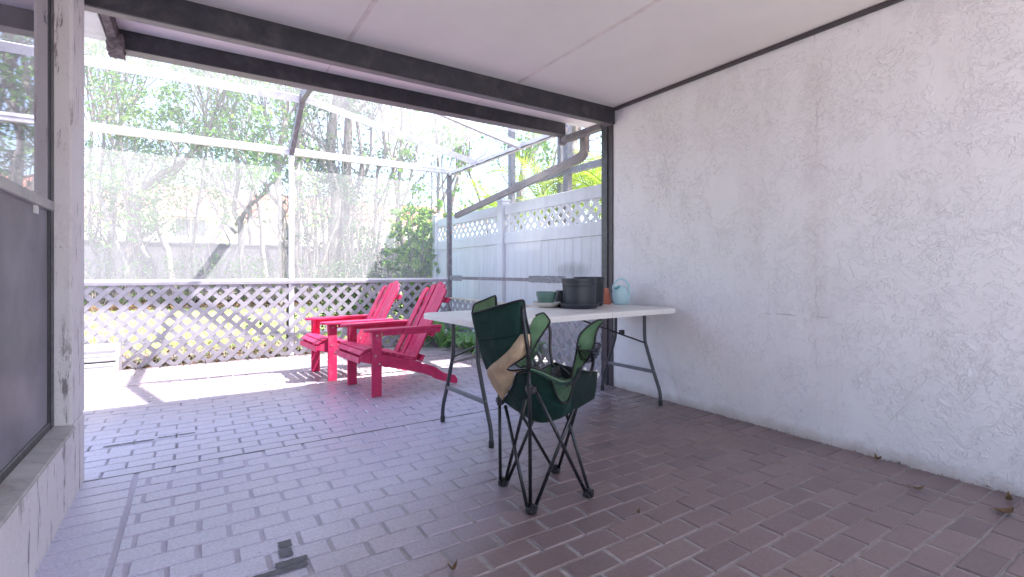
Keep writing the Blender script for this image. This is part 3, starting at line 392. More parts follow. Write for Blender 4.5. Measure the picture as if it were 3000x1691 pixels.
# ------------------------------------------------------------------ floor: every brick is real geometry, one paved surface
WX = 3.245          # inner face of the long stucco wall
LX = -0.464         # face of the window wall
def floor():
    mb = MB(); r = random.Random(3)
    py, px = .1088, .2155
    y = .617 - 14 * py; k = 0
    patches = [(.10, .34, 1.83, 1.90), (.24, .31, 1.95, 2.06)]
    while y < 6.62:
        rows = []
        if True:
            x = LX - .02 if y < 3.2 else -3.2
            off = (.5 if k % 2 else 0) + r.uniform(-.05, .05)
            if y < 3.2:
                rows.append((LX - .02, -.257))                     # soldier course along the window wall
                x0 = -.241
            else: x0 = x
            j = math.floor((x0 - .455) / px - off) + 1
            nx = x0
            while nx < 3.0:
                e = .455 + (j + off) * px; j += 1
                e = min(e, 3.0)
                if e - nx > .03: rows.append((nx, e - (.0125 if y < 3.2 else .0095)))
                nx = e
            rows.append((3.008, WX + .03))
        for a, b in rows:
            jr = r.uniform(-.0016, .0016); tz = r.uniform(-.0018, .0018); g = .0036
            t1 = r.uniform(-.0016, .0016)
            x0, x1, y0, y1 = a + r.uniform(0, .003), b + r.uniform(-.003, .001), y + g + jr, y + py - g + jr
            c = .004
            top = [(x0+c, y0+c, tz), (x1-c, y0+c, tz+t1), (x1-c, y1-c, tz+t1), (x0+c, y1-c, tz)]
            mid = [(x0, y0, tz-c), (x1, y0, tz-c), (x1, y1, tz-c), (x0, y1, tz-c)]
            bot = [(p[0], p[1], -.03) for p in mid]
            att = min(1, max(0, r.gauss(.5, .23)))
            mb.add(top + mid + bot, [(0,1,2,3)] + [(i, 4+i, 4+(i+1)%4, (i+1)%4)[::-1] for i in range(4)] + [(4+i, 8+i, 8+(i+1)%4, 4+(i+1)%4)[::-1] for i in range(4)], 0, att)
        y += py; k += 1
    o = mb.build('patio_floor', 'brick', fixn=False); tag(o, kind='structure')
    # mortar bed, slightly uneven, just under the brick tops
    g = MB(); nx_, ny_ = 150, 170
    rows = []
    for j in range(ny_ + 1):
        yy = -1.0 + 7.66 * j / ny_
        row = []
        for i in range(nx_ + 1):
            xx = -3.2 + 6.46 * i / nx_
            base = -.0046 if yy < 3.25 else -.0062
            row.append((xx, yy, base + .0022 * noise.noise(Vector((xx*5, yy*5, 0)))))
        rows.append(row)
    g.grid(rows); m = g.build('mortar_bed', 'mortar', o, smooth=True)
    for yy_ in (3.2282, 5.7306):
        j_ = MB(); rr_ = random.Random(4); pts_ = [(-3.2 + 6.44 * i / 160, yy_ + rr_.uniform(-.0012, .0012)) for i in range(161)]
        j_.grid([[(x, y - .0045 - .002 * rr_.random(), .0003) for x, y in pts_], [(x, y + .0045 + .002 * rr_.random(), .0003) for x, y in pts_]]); j_.build('expansion_joint', 'trim', o)
    # smeared grey cement repair
    p = MB()
    def smear(x0, x1, y0, y1, z, sd):
        # ragged rectangle trowelled along the joints
        rr = random.Random(sd); vs = []; n = 22
        sides = [((x0, y0), (x1, y0)), ((x1, y0), (x1, y1)), ((x1, y1), (x0, y1)), ((x0, y1), (x0, y0))]
        for (ax, ay), (bx, by) in sides:
            for k in range(n):
                t = k / n; e = .0035 * noise.noise(Vector((t * 7, sd, ax * 9))) + rr.uniform(-.0012, .0012)
                vs.append((ax + (bx - ax) * t + (e if ax == bx else 0), ay + (by - ay) * t + (e if ay == by else 0), z))
        p.add(vs, [tuple(range(len(vs)))])
    smear(.266, .312, 1.968, 2.026, .0042, 1); smear(.272, .318, 2.034, 2.088, .0043, 2)
    smear(.150, .345, 1.868, 1.901, .0042, 3); smear(.245, .352, 1.905, 1.943, .0043, 4)
    smear(-.455, -.208, 3.792, 3.812, .0042, 5); smear(-.190, .01, 3.812, 3.828, .0042, 6)
    p.build('cement_repair', simple('grey_cement_smear', (.10, .095, .11), .6, .3, 30, bumps=.002), o)
floor()

# ------------------------------------------------------------------ ground
g = MB(); rows = []
for j in range(60):
    yy = 6.62 + (j / 59) ** 2.2 * 180
    rows.append([(xx := -120 + 240 * i / 40, yy, -.05 - (.02 if yy > 6.8 else 0)) for i in range(41)])
g.grid(rows); tag(g.build('lawn', 'lawn'), kind='structure')
g = MB(); g.add([(-120, -80, -.06), (120, -80, -.06), (120, 6.62, -.06), (-120, 6.62, -.06)], [(0,1,2,3)])
tag(g.build('ground', 'concrete'), kind='structure')
g = MB(); rows = []
for j in range(24):
    rows.append([(x := -9 + 16 * i / 60, 6.66 + 1.9 * j / 23 + .25 * noise.noise(Vector((x, j * .3, 4))) * (j / 23), -.045 + .05 * abs(noise.noise(Vector((x * 3, j * .5, 1)))) * (1 - j / 23) + .004) for i in range(61)])
g.grid(rows); tag(g.build('soil_strip', 'soil', smooth=True), kind='structure')  # darker brown strip of ground next to the lattice
g = MB(); rows = []
for j in range(20):
    rows.append([(x := -16 + 40 * i / 80, 17.6 - .17 * x + 12 * j / 19 + 1.2 * noise.noise(Vector((x * .5, 0, 8))) * (1 - j / 19), -.045 + .16 * (j / 19) + .12 * abs(noise.noise(Vector((x, j * .5, 2))))) for i in range(81)])
g.grid(rows); tag(g.build('woodland_ground', 'soil', smooth=True), kind='structure')

# ------------------------------------------------------------------ house shell
w = MB(); w.box((WX, -1.0, -.05), (WX + .19, 3.285, 2.70))
t = w.build('stucco_wall', 'wall'); tag(t, 'long white knockdown stucco wall on the right side of the patio', 'wall')
w = MB(); w.box((WX - .028, -1.0, 2.528), (WX - .0005, 3.255, 2.5545)); w.build('ceiling_trim', 'trim', t, bevel=.003)

hw = MB()
hw.box((LX - .22, -1.0, -.05), (LX, 3.275, .345)); hw.box((LX - .22, 2.98, .345), (LX, 3.275, 2.70)); hw.box((LX - .22, -1.0, 2.32), (LX, 2.98, 2.70))
# thin reveal collar back to the window
t = hw.build('house_wall', 'wall_rough', bevel=.012, seg=2); tag(t, 'rough peeling stucco wall and pillar around the window at the left edge', 'wall')
s = MB(); s.prism([(LX + .012, .345), (LX - .075, .362), (LX - .075, .33), (LX + .012, .33)], (-1.0, 2.975), lambda a, b, q: (a, q, b)); s.build('window_sill', 'concrete', t, bevel=.004)
xw = LX - .072
wf = MB()
wf.box((xw - .05, 2.905, .36), (xw + .012, 2.962, 2.32)); wf.box((xw - .05, -1.0, .36), (xw + .010, 2.905, .395)); wf.box((xw - .05, -1.0, 2.27), (xw + .010, 2.905, 2.32))
wo = wf.build('window', 'winframe', t, bevel=.003)
p = MB(); p.box((xw + .001, -1.0, 1.365), (xw + .006, 2.9045, 2.27)); p.build('pane', 'pane', wo)
p = MB(); p.box((xw - .002, -1.0, .395), (xw + .003, 2.885, 1.315)); p.build('insect_screen', 'insect', wo)
p = MB(); p.box((xw - .03, -1.0, 1.318), (xw + .020, 2.93, 1.362)); p.build('sash_rail', 'sashrail', wo, bevel=.004)
p = MB(); p.box((xw - .006, 2.8855, .395), (xw + .008, 2.9045, 1.315)); p.build('screen_frame', 'winframe', wo)
p = MB(); p.box((xw + .0035, 2.66, 1.285), (xw + .012, 2.70, 1.317)); p.build('latch', 'white_paint', wo)

c = MB(); c.box((-3.6, -1.0, 2.556), (WX + 3.4, 3.262, 2.74))
ce = c.build('ceiling', 'ceiling'); tag(ce, kind='structure')
sm = MB()
for x in (2.16, .845, -.47): sm.box((x - .012, -1.0, 2.5515), (x + .012, 3.24, 2.5562)); sm.box((x - .0018, -1.0, 2.5498), (x + .0018, 3.24, 2.5520))
sm.build('ceiling_seam', 'seam', ce)
so = MB(); so.box((-3.6, 3.262, 2.598), (WX + 3.4, 4.0, 2.74)); so_ = so.build('soffit', 'soffit'); tag(so_, kind='structure')
sm = MB()
for x in (2.17, .86): sm.box((x - .004, 3.34, 2.5955), (x + .004, 3.97, 2.5984))
sm.build('soffit_seam', 'seam', so_)

b = MB(); b.box((-3.6, 3.262, 2.408), (WX - .004, 3.278, 2.5975)); b.box((-3.6, 3.278, 2.58), (WX - .004, 3.33, 2.5975)); b.box((-3.6, 3.278, 2.408), (WX - .004, 3.335, 2.420))
t = b.build('header_beam', 'beam', bevel=.002); tag(t, 'nearer dark bronze header beam running across under the ceiling', 'beam')
b = MB(); b.box((-3.6, 3.275, 2.4055), (WX - .006, 3.338, 2.4078)); b.build('bottom_flange', 'beam_under', t)  # thin pale sheet, bounce light painted under the header
b = MB(); b.box((-.40, 3.975, 2.475), (WX - .004, 3.995, 2.5975)); b.box((-.40, 3.995, 2.475), (WX - .004, 4.04, 2.487))
t = b.build('fascia_beam', 'beam', bevel=.002); tag(t, 'farther dark bronze beam along the outer edge of the soffit', 'beam')
b = MB(); b.box((-.41, 3.972, 2.4705), (WX - .006, 4.075, 2.4745)); b.build('bottom_flange', 'beam_under', t)  # pale sheet again, painted bounce light under this beam
# rotten wooden tail beam end
def rough_box(a, bb, n, amp, sd):
    bm = bmesh.new(); bmesh.ops.create_cube(bm, size=1)
    bmesh.ops.subdivide_edges(bm, edges=bm.edges, cuts=n, use_grid_fill=True)
    mb = MB(); 
    for v in bm.verts:
        p = Vector([a[i] + (v.co[i] + .5) * (bb[i] - a[i]) for i in range(3)])
        q = p * 14 + Vector((sd, 0, 0)); e = noise.noise(q) * amp + noise.noise(q * 3.1) * amp * .6
        p += v.co.normalized() * e; mb.v.append(tuple(p))
    mb.f = [tuple(v.index for v in f.verts) for f in bm.faces]; mb.mi = [0] * len(mb.f); bm.free(); return mb
mb = rough_box((-.440, 3.345, 2.497), (-.400, 4.05, 2.60), 22, .009, 3)
t = mb.build('rotten_rafter', 'rot', smooth=True); tag(t, 'rotten flaking board end hanging under the soffit at the upper left', 'rafter')
mb = rough_box((-.450, 3.90, 2.435), (-.372, 4.06, 2.54), 16, .016, 9); mb.build('splintered_end', 'rot', t)
b = MB(); b.box((-3.6, 3.34, 2.515), (-.455, 4.02, 2.598)); t = b.build('boxed_eave', 'white_paint', bevel=.004); tag(t, 'pale boxed eave beside the rotten board at the upper left', 'eave')

# ------------------------------------------------------------------ screen enclosure
FY = 6.75; KY = 5.98; EZ = 2.57; KZ = 3.045; RX = 1.04; SZ = 2.55
cage = thing('screen_enclosure', 'aluminium screen enclosure with white rails and insect mesh around the patio', 'screen room', (0, FY, 0))
def part(name, mb, mat, bevel=.002, parent=None, **k): return rel(parent or cage, mb).build(name, mat, parent or cage, bevel=bevel, **k)
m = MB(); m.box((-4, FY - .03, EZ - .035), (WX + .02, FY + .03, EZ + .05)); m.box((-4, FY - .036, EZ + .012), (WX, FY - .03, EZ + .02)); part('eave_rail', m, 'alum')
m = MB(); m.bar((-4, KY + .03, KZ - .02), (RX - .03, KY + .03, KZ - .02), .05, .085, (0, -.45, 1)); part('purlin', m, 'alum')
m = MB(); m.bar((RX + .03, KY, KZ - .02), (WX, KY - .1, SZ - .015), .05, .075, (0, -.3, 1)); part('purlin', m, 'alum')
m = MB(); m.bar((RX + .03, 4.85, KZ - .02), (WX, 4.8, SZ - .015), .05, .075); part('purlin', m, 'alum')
m = MB(); m.bar((-2.35, FY, EZ), (-2.35, KY, KZ), .055, .10); m.bar((-2.35, KY, KZ - .01), (-2.35, 4.75, KZ - .01), .055, .10); part('rafter', m, 'alum_mid')
m = MB(); m.bar((RX, FY, EZ), (RX, KY, KZ), .055, .10, (0, -.5, 1)); m.bar((RX, KY + .02, KZ - .01), (RX, 4.75, KZ - .01), .055, .10); m.bar((RX, 4.77, KZ - .01), (RX, 4.03, 2.56), .055, .10, (0, 1, 1)); part('rafter', m, 'alum_mid')
for q in ((RX - .0285, KY + .05, KZ + .01), (RX - .0285, KY + .02, KZ - .03), (RX - .0285, KY + .08, KZ - .03), (RX - .0285, KY + .06, KZ - .07), (RX - .0285, KY - .03, KZ + .01)):
    m = MB(); m.tube([q, (q[0] - .004, q[1], q[2])], .007, 8); part('screw_head', m, 'alum_dark', 0)
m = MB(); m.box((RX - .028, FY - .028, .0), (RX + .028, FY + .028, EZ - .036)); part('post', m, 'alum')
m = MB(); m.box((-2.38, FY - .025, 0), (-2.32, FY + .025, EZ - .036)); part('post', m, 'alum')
m = MB(); m.box((WX - .03, FY - .035, 0), (WX + .03, FY + .028, EZ - .036)); part('corner_post', m, 'alum_mid')
m = MB(); m.box((WX - .025, 3.345, 0), (WX + .04, 3.42, 2.41)); part('post', m, 'alum_dark')
m = MB(); m.box((WX - .012, 3.288, 0), (WX + .05, 3.343, 2.41)); part('post', m, 'trim')
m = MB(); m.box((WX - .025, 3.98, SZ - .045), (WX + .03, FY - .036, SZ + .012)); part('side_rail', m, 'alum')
m = MB(); r = random.Random(5)
ys = [4.0 + 2.62 * i / 60 for i in range(61)]; hs = [max(.001, .012 + .016 * noise.noise(Vector((y * 5, 1, 0)))) for y in ys]
m.grid([[(WX - .0265, y, SZ - .047) for y in ys], [(WX - .0265, y, SZ - .045 + h_) for y, h_ in zip(ys, hs)]]); part('black_spline', m, 'trim', 0)
m = MB(); m.box((WX - .02, 3.42, .945), (WX + .02, FY - .036, .985)); part('chair_rail', m, 'alum_mid')
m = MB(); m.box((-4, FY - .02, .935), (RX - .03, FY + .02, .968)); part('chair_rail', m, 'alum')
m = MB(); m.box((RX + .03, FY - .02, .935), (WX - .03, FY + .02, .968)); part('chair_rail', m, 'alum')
m = MB(); m.bar((WX, 3.42, 2.43), (WX, 4.05, 2.43), .075, .055); m.box((WX - .045, 4.02, 2.385), (WX + .04, 4.06, 2.46)); part('gutter_end', m, 'alum_mid')
# torn grey tape on the side rail
tape = simple('weathered_grey_tape', (.20, .20, .21), .7, .4, 60, dirt=(.45, .45, .46))
for y0, y1, z0, z1 in ((6.28, 6.68, .925, 1.005), (3.95, 4.62, .935, 1.012)):
    m = MB(); n = 30; rr = random.Random(int(y0 * 9)); rows = [[(WX - .0215 - .002 * rr.random(), y0 + (y1 - y0) * i / n, z + rr.uniform(-.004, .004)) for i in range(n + 1)] for z in (z0, (z0 + z1) / 2, z1)]
    m.grid(rows); part('tape', m, tape, 0)
# mesh panels
def panel(name, pts, mat, nu=24, nv=24):
    a, b_, c_, d = [Vector(p) for p in pts]; m = MB()
    rows = [[(a.lerp(b_, i / nu)).lerp(d.lerp(c_, i / nu), j / nv) for i in range(nu + 1)] for j in range(nv + 1)]
    m.grid(rows); return rel(cage, m).build(name, mat, cage, smooth=True)
YM = FY + .024
panel('mesh_panel', ((-4, YM, .97), (RX - .02, YM, .97), (RX - .02, YM, EZ), (-4, YM, EZ)), 'screen')
panel('mesh_panel', ((RX + .02, YM, .97), (WX - .02, YM, .97), (WX - .02, YM, EZ), (RX + .02, YM, EZ)), 'screen')
panel('mesh_panel', ((-4, FY, EZ + .05), (RX - .02, FY, EZ + .05), (RX - .02, KY, KZ + .02), (-4, KY, KZ + .02)), 'screen_roof')
panel('mesh_panel', ((-4, KY, KZ + .022), (RX - .02, KY, KZ + .022), (RX - .02, 4.78, KZ + .022), (-4, 4.78, KZ + .022)), 'screen_roof')
panel('mesh_panel', ((-4, 4.78, KZ + .022), (RX - .02, 4.78, KZ + .022), (RX - .02, 4.05, 2.60), (-4, 4.05, 2.60)), 'screen_roof')
panel('mesh_panel', ((RX + .02, FY, EZ + .05), (WX - .02, FY, EZ + .02), (WX, KY - .1, SZ + .02), (RX + .02, KY, KZ + .02)), 'screen_roof')
panel('mesh_panel', ((RX + .02, KY, KZ + .02), (WX, KY - .1, SZ + .02), (WX, 4.8, SZ + .02), (RX + .02, 4.83, KZ + .02)), 'screen_roof')
panel('mesh_panel', ((RX + .02, 4.83, KZ + .02), (WX, 4.8, SZ + .02), (WX, 4.06, SZ + .02), (RX + .02, 4.06, 2.60)), 'screen_roof')
panel('mesh_panel', ((WX + .015, 3.43, .985), (WX + .015, FY - .03, .985), (WX + .015, FY - .03, SZ - .05), (WX + .015, 3.43, SZ - .05)), 'screen_side')

# ------------------------------------------------------------------ lattice
def lattice(u0, u1, z0, z1, place, pitch=.164, wd=.047, th=.008, off=0, layer=(0, 1)):
    """crossed 45 degree laths clipped to a rectangle; place(u, z, depth)"""
    mb = MB(); h = wd / math.sqrt(2)
    for s in layer:
        sg = 1 if s == 0 else -1
        k0 = math.floor((u0 - z1) / pitch) - 8; k1 = math.ceil((u1 + z1) / pitch) + 8
        for k in range(k0, k1):
            c = k * pitch + off                 # line u = c + sg*z
            poly = [(c + sg*(z0-.3) - h, z0-.3), (c + sg*(z0-.3) + h, z0-.3), (c + sg*(z1+.3) + h, z1+.3), (c + sg*(z1+.3) - h, z1+.3)]
            for ax, lim, keep in ((0, u0, 1), (0, u1, -1), (1, z0, 1), (1, z1, -1)):
                o = []
                for i in range(len(poly)):
                    p, q = poly[i-1], poly[i]
                    ip, iq = (p[ax]-lim)*keep >= 0, (q[ax]-lim)*keep >= 0
                    if ip != iq:
                        t = (lim - p[ax]) / (q[ax] - p[ax]); o.append((p[0]+(q[0]-p[0])*t, p[1]+(q[1]-p[1])*t))
                    if iq: o.append(q)
                poly = o
                if len(poly) < 3: break
            if len(poly) < 3: continue
            d0 = (0, th - .0005)[s]; jj = ((k * 7919) % 10) * .00003
            mb.prism(poly, (d0 + jj, d0 + th + jj), place)
    return mb
t = thing('lattice_fence', 'long sunlit grey diagonal lattice skirt below the front mesh facing the lawn', 'lattice fence', (0, FY, 0))
rel(t, lattice(-4, WX - .03, .27, .935, lambda a, b, q: (a, FY - .034 + q, b), off=.02)).build('upper_lattice', 'lattice', t)
rel(t, lattice(-.66, WX - .03, .0, .288, lambda a, b, q: (a, FY - .062 + q + .03 * (b < .02), b), off=-.02)).build('lower_lattice', 'lattice', t)
m = MB(); m.box((-4, FY - .045, .905), (WX - .03, FY - .021, .945)); rel(t, m).build('cap_rail', 'lattice', t, bevel=.003)
m = MB(); m.bar((-.66, FY - .066, .0), (-.66, FY - .066, .28), .012, .03, (1, 0, 0)); rel(t, m).build('end_strip', 'lattice', t)
t = thing('side_lattice', 'shaded grey diagonal lattice skirt along the right side under the vinyl fence', 'lattice fence', (WX, 5, 0))
rel(t, lattice(3.43, FY - .04, .0, .655, lambda a, b, q: (WX - .02 + q, a, b), off=.05)).build('lath_panel', 'lattice_side', t)
m = MB(); m.box((WX - .035, 3.43, .655), (WX + .01, FY - .04, .675)); rel(t, m).build('cap_board', 'tan_board', t, bevel=.002)

# peeling lead-in stubs of old wood behind the middle post
m = MB(); m.box((RX - .045, FY + .03, -.05), (RX + .045, FY + .10, .93)); tag(m.build('timber_post', simple('old_brown_timber', (.16, .11, .085), .85, .3, 20, bumps=.004), bevel=.004), 'old brown timber post standing behind the lattice by the middle post', 'post')

# white stacked steps at the left
t = thing('white_step', 'two tier weathered white plank step in front of the lattice at left', 'step', (-1.9, 6.5, 0))
for z0, z1, dx in ((.155, .30, 0), (.02, .142, .01)):
    m = MB(); m.prism([(6.34, z0), (6.32, z0 + .02), (6.335, z0 + .045), (6.325, z0 + .06), (6.34, z0 + .085), (6.325, z1 - .03), (6.33, z1), (6.66, z1), (6.66, z0)], (-3.2, -.655 - dx), lambda a, b, q: (q, a, b)); rel(t, m).build('plank_box', 'step', t, bevel=.004)
m = MB(); m.box((-3.2, 6.36, .1415), (-.67, 6.64, .1555)); rel(t, m).build('gap_board', 'trim', t)
mb = rough_box((-3.2, 6.17, -.01), (-.50, 6.335, .028), 12, .004, 2); t = mb.build('concrete_curb', 'concrete', smooth=False); tag(t, 'rough pale concrete curb at the foot of the white step', 'curb')

# downspout outside the side mesh
t = thing('downspout', 'brown metal downspout slanting down outside the right mesh', 'downspout', (WX + .1, 3.9, 2.2)); X = WX + .10
m = MB(); path = catmull([(X, 3.80, 2.46), (X, 3.80, 2.38), (X, 3.80, 2.28), (X, 3.86, 2.235), (X, 3.95, 2.215)], 5)
for i in range(len(path) - 1): 
    p, q = path[i], path[i+1]; e = (q - p) * .12; m.bar(p - e, q + e, .058 + .003 * (i % 2), .082 + .003 * (i % 2), (0, -.7, .7))
rel(t, m).build('elbow', 'downspout', t)
m = MB(); m.bar((X, 3.9, 2.225), (X, 6.72, 1.905), .056, .078); m.bar((X - .029, 3.9, 2.225), (X - .029, 6.72, 1.905), .006, .012); rel(t, m).build('pipe', 'downspout', t, bevel=.01, seg=2)

# ------------------------------------------------------------------ white vinyl fence
VX = 3.62
t = thing('vinyl_fence', 'tall white vinyl fence with lattice top and mildewed boards beyond the side mesh', 'fence', (VX, 6, 0))
posts = [8.02, 5.80, 3.62]
for y in posts:
    m = MB(); m.box((VX - .065, y - .065, -.05), (VX + .065, y + .065, 2.03)); m.box((VX - .075, y - .075, 2.03), (VX + .075, y + .075, 2.055)); m.add([(VX-.07,y-.07,2.055),(VX+.07,y-.07,2.055),(VX+.07,y+.07,2.055),(VX-.07,y+.07,2.055),(VX,y,2.09)], [(0,1,4),(1,2,4),(2,3,4),(3,0,4)]); rel(t, m).build('post', 'vinyl', t, bevel=.006, seg=2)
for a, b_ in ((5.867, 7.953), (3.687, 5.733)):
    for z0_, z1_, h_ in ((1.84, 1.98, .025), (1.44, 1.59, .03), (.02, .16, .03)): m = MB(); m.box((VX - h_, a, z0_), (VX + h_, b_, z1_)); rel(t, m).build('rail', 'vinyl', t, bevel=.005)
    rel(t, lattice(a, b_, 1.585, 1.845, lambda p_, q_, d: (VX - .010 + d, p_, q_), pitch=.15, wd=.045, off=.03)).build('lattice_panel', 'vinyl', t)
    m = MB(); y = a
    while y < b_ - .01:
        m.box((VX - .013, y + .0016, .155), (VX + .013, min(y + .152, b_) - .0016, 1.445)); y += .152
    m.box((VX - .006, a, .155), (VX + .006, b_, 1.444))
    rel(t, m).build('board_panel', 'vinyl', t)
# neighbour's enclosure frame; unseen roof slab added to cast the side shadow
t = thing('neighbour_patio_cover', 'dark framed patio cover rising behind the white vinyl fence', 'patio cover', (4.2, 6, 0))
for y in (6.5, 5.12, 3.7):
    m = MB(); m.box((4.17, y - .045, -.05), (4.25, y + .045, 4.42)); rel(t, m).build('post', 'alum_mid', t)
for a, b_ in ((3.745, 5.074), (5.166, 6.454)): m = MB(); m.box((4.18, a, 2.36), (4.24, b_, 2.44)); rel(t, m).build('rail', 'alum_mid', t)
m = MB(); m.bar((4.21, 3.72, 2.62), (6.2, 3.9, 2.2), .06, .08); rel(t, m).build('brace', 'alum_mid', t)
m = MB(); m.box((3.80, 4.0, 4.43), (5.3, 6.62, 4.56)); rel(t, m).build('roof', 'trim', t)  # unseen slab, added to shade the right mesh and lattice
for x in (5.2,):
    for y in (4.1, 6.5):
        m = MB(); m.box((x - .045, y - .045, -.05), (x + .045, y + .045, 4.42)); rel(t, m).build('post', 'alum_mid', t)
# ------------------------------------------------------------------ adirondack chairs
def make_adirondack(label):
    t = thing('adirondack_chair', label, 'chair', (0,0,0), 0, 'raspberry red adirondack chairs')
    P_ = lambda a, b, q: (a, q, b)      # a = back direction, b = height, q = across (0 near side .. .575 far side)
    W = .575
    for y, sg in ((0, 1), (W, -1)):
        m = MB(); m.box((-.043, y - .011, 0), (.043, y + .011, .548)); l = m.build('front_leg', 'red', t, bevel=.003)
        for sx, z in ((-.012, .345), (.022, .275), (.0, .515)): m = MB(); m.tube([(sx, y - sg * .011, z), (sx, y - sg * .0145, z)], .0075, 10); m.build('bolt', 'bolt', l)
        # curved bracket under the arm
        pts = [(y + sg * .012, .548), (y + sg * .062, .548)] + [(y + sg * (.012 + .05 * (1 - math.sin(k / 8 * PI / 2)) ** .8 ), .52 - .15 * k / 8) for k in range(1, 9)]
        m = MB(); m.prism(pts, (-.035, -.013), lambda a, b, q: (q, a, b)); m.build('bracket', 'red', t)
        rail = [(-.138, .307), (-.134, .336), (-.118, .362), (-.092, .380), (-.046, .388), (.02, .365), (.06, .349), (.25, .295), (.427, .243), (.427, .227), (.46, .222), (.499, .211), (.54, .195), (.572, .178), (.61, .15), (.656, .118), (.70, .102), (.742, .095), (.776, .080), (.797, .055), (.806, .032), (.803, .003), (.752, .008), (.66, .04), (.572, .072), (.553, .082), (.535, .101), (.48, .124), (.374, .162), (.22, .208), (.17, .218), (.121, .232), (.09, .232), (.056, .251), (-.038, .277)]
        m = MB(); a = y + sg * .012; m.prism(rail, (min(a, a + sg*.022), max(a, a + sg*.022)), P_); m.build('side_rail', 'red', t, bevel=.002)
        arm = [(-.105, -.02), (-.112, .01), (-.105, .04), (-.085, .062), (-.05, .072), (.10, .070), (.25, .058), (.40, .040), (.55, .028), (.60, .022), (.612, .005), (.612, -.025), (.60, -.040), (.40, -.046), (.20, -.050), (-.05, -.050), (-.085, -.042)]
        m = MB(); m.prism(arm, (.5485, .5705), lambda a_, b_, q: (a_, y + sg * b_, q)); m.build('armrest', 'red', t, bevel=.004, seg=2)
        m = MB(); a = y - sg * .030; m.prism([(.047, .5475), (.047, .512), (.59, .503), (.607, .5475)], (min(a, a + sg*.02), max(a, a + sg*.02)), P_); m.build('arm_support', 'red', t, bevel=.002)
    # back slats
    bx, bz, tx, tz = .395, .245, .775, .955
    d = Vector((tx - bx, 0, tz - bz)); Lb = d.length; d.normalize(); nrm = Vector((d.z, 0, -d.x))
    heights = [.905, .968, 1.0, .968, .905]
    sw = .0835; gap = .011; y0 = .0525 + .003
    for k in range(5):
        a = y0 + k * (sw + gap); b = a + sw; hh = Lb * heights[k]
        cut = [(.045, 0), (.02, 0), (.012, .012), (0, .02), (0, .045)][k]
        pts = [(a, 0), (b, 0)]
        n = 7
        lc, rc = [(.075, .006), (.05, .006), (.018, .018), (.006, .05), (.006, .075)][k]
        mid = (a + b) / 2
        pts += [(b - .012 * (1 - math.cos(j / n * PI / 2)), hh - rc + rc * math.sin(j / n * PI / 2)) for j in range(n + 1)] if rc < .02 else [(b - (sw * .55) * (1 - math.cos(j / n * PI / 2)), hh - rc + rc * math.sin(j / n * PI / 2)) for j in range(n + 1)]
        pts += [(a + .012 * (1 - math.cos(j / n * PI / 2)), hh - lc + lc * math.sin(j / n * PI / 2)) for j in range(n, -1, -1)] if lc < .02 else [(a + (sw * .55) * (1 - math.cos(j / n * PI / 2)), hh - lc + lc * math.sin(j / n * PI / 2)) for j in range(n, -1, -1)]
        B0 = Vector((bx, 0, bz)); dish = .006 * ((k - 2) ** 2)
        m = MB(); m.prism(pts, (0, .017), lambda u, v, q: tuple(B0 + d * v + nrm * (q - dish) + Vector((0, u, 0)))); m.build('back_slat', 'red', t, bevel=.003)
    for v, h_ in ((.78, .05), (.36, .055), (.06, .06)):
        m = MB(); c = Vector((bx, 0, bz)) + d * (Lb * v) + nrm * .019; e = .045 if v != .78 else .055
        m.prism([(0, -h_/2), (0, h_/2), (.02, h_/2), (.02, -h_/2)], (e - .03, W - e + .03), lambda a_, b_, q: tuple(c + nrm * a_ + d * b_ + Vector((0, q, 0)))); m.build('back_batten', 'red', t, bevel=.002)
    # seat slats following the rail
    prof = [((-.139, .318), (-.006, 1), .050), ((-.118, .368), (-.55, .8), .045), ((-.075, .393), (-.25, 1), .050), ((-.018, .390), (.26, 1), .052)]
    prof += [((.045 + .058 * k, .3655 - .0162 * k), (.27, .96), .050) for k in range(6)]
    for i, ((s, z), n_, w_) in enumerate(prof):
        n2 = Vector((n_[0], 0, n_[1])).normalized() if i else Vector((-1, 0, .1)).normalized(); td = Vector((n2.z, 0, -n2.x)); c = Vector((s, 0, z))
        e0, e1 = (.0, W) if i < 4 else (-.004 + .012, W + .004 - .012)
        if i in (3,): e0, e1 = .012, W - .012
        m = MB(); m.prism([(-w_/2, 0), (w_/2, 0), (w_/2, .017), (-w_/2, .017)], (e0 + (.012 if -.05 < s < .05 else 0), e1 - (.012 if -.05 < s < .05 else 0)), lambda a_, b_, q: tuple(c + td * a_ + n2 * b_ + Vector((0, q, 0)))); m.build('seat_slat', 'red', t, bevel=.004, seg=2)
    return t
def copy_tree(o, parent=None):
    c = o.copy(); COL.objects.link(c)
    if parent: c.parent = parent; c.matrix_parent_inverse = o.matrix_parent_inverse.copy()
    for ch in list(o.children): copy_tree(ch, c)
    return c
A = make_adirondack('nearer raspberry red adirondack chair, its rear leg beside the table leg')
A.location = (1.294, 4.094, .001); A.rotation_euler.z = math.radians(5)
B = copy_tree(A); B['label'] = 'farther raspberry red adirondack chair standing partly in the sun'
B.location = (1.125, 4.925, .001); B.rotation_euler.z = math.radians(4)

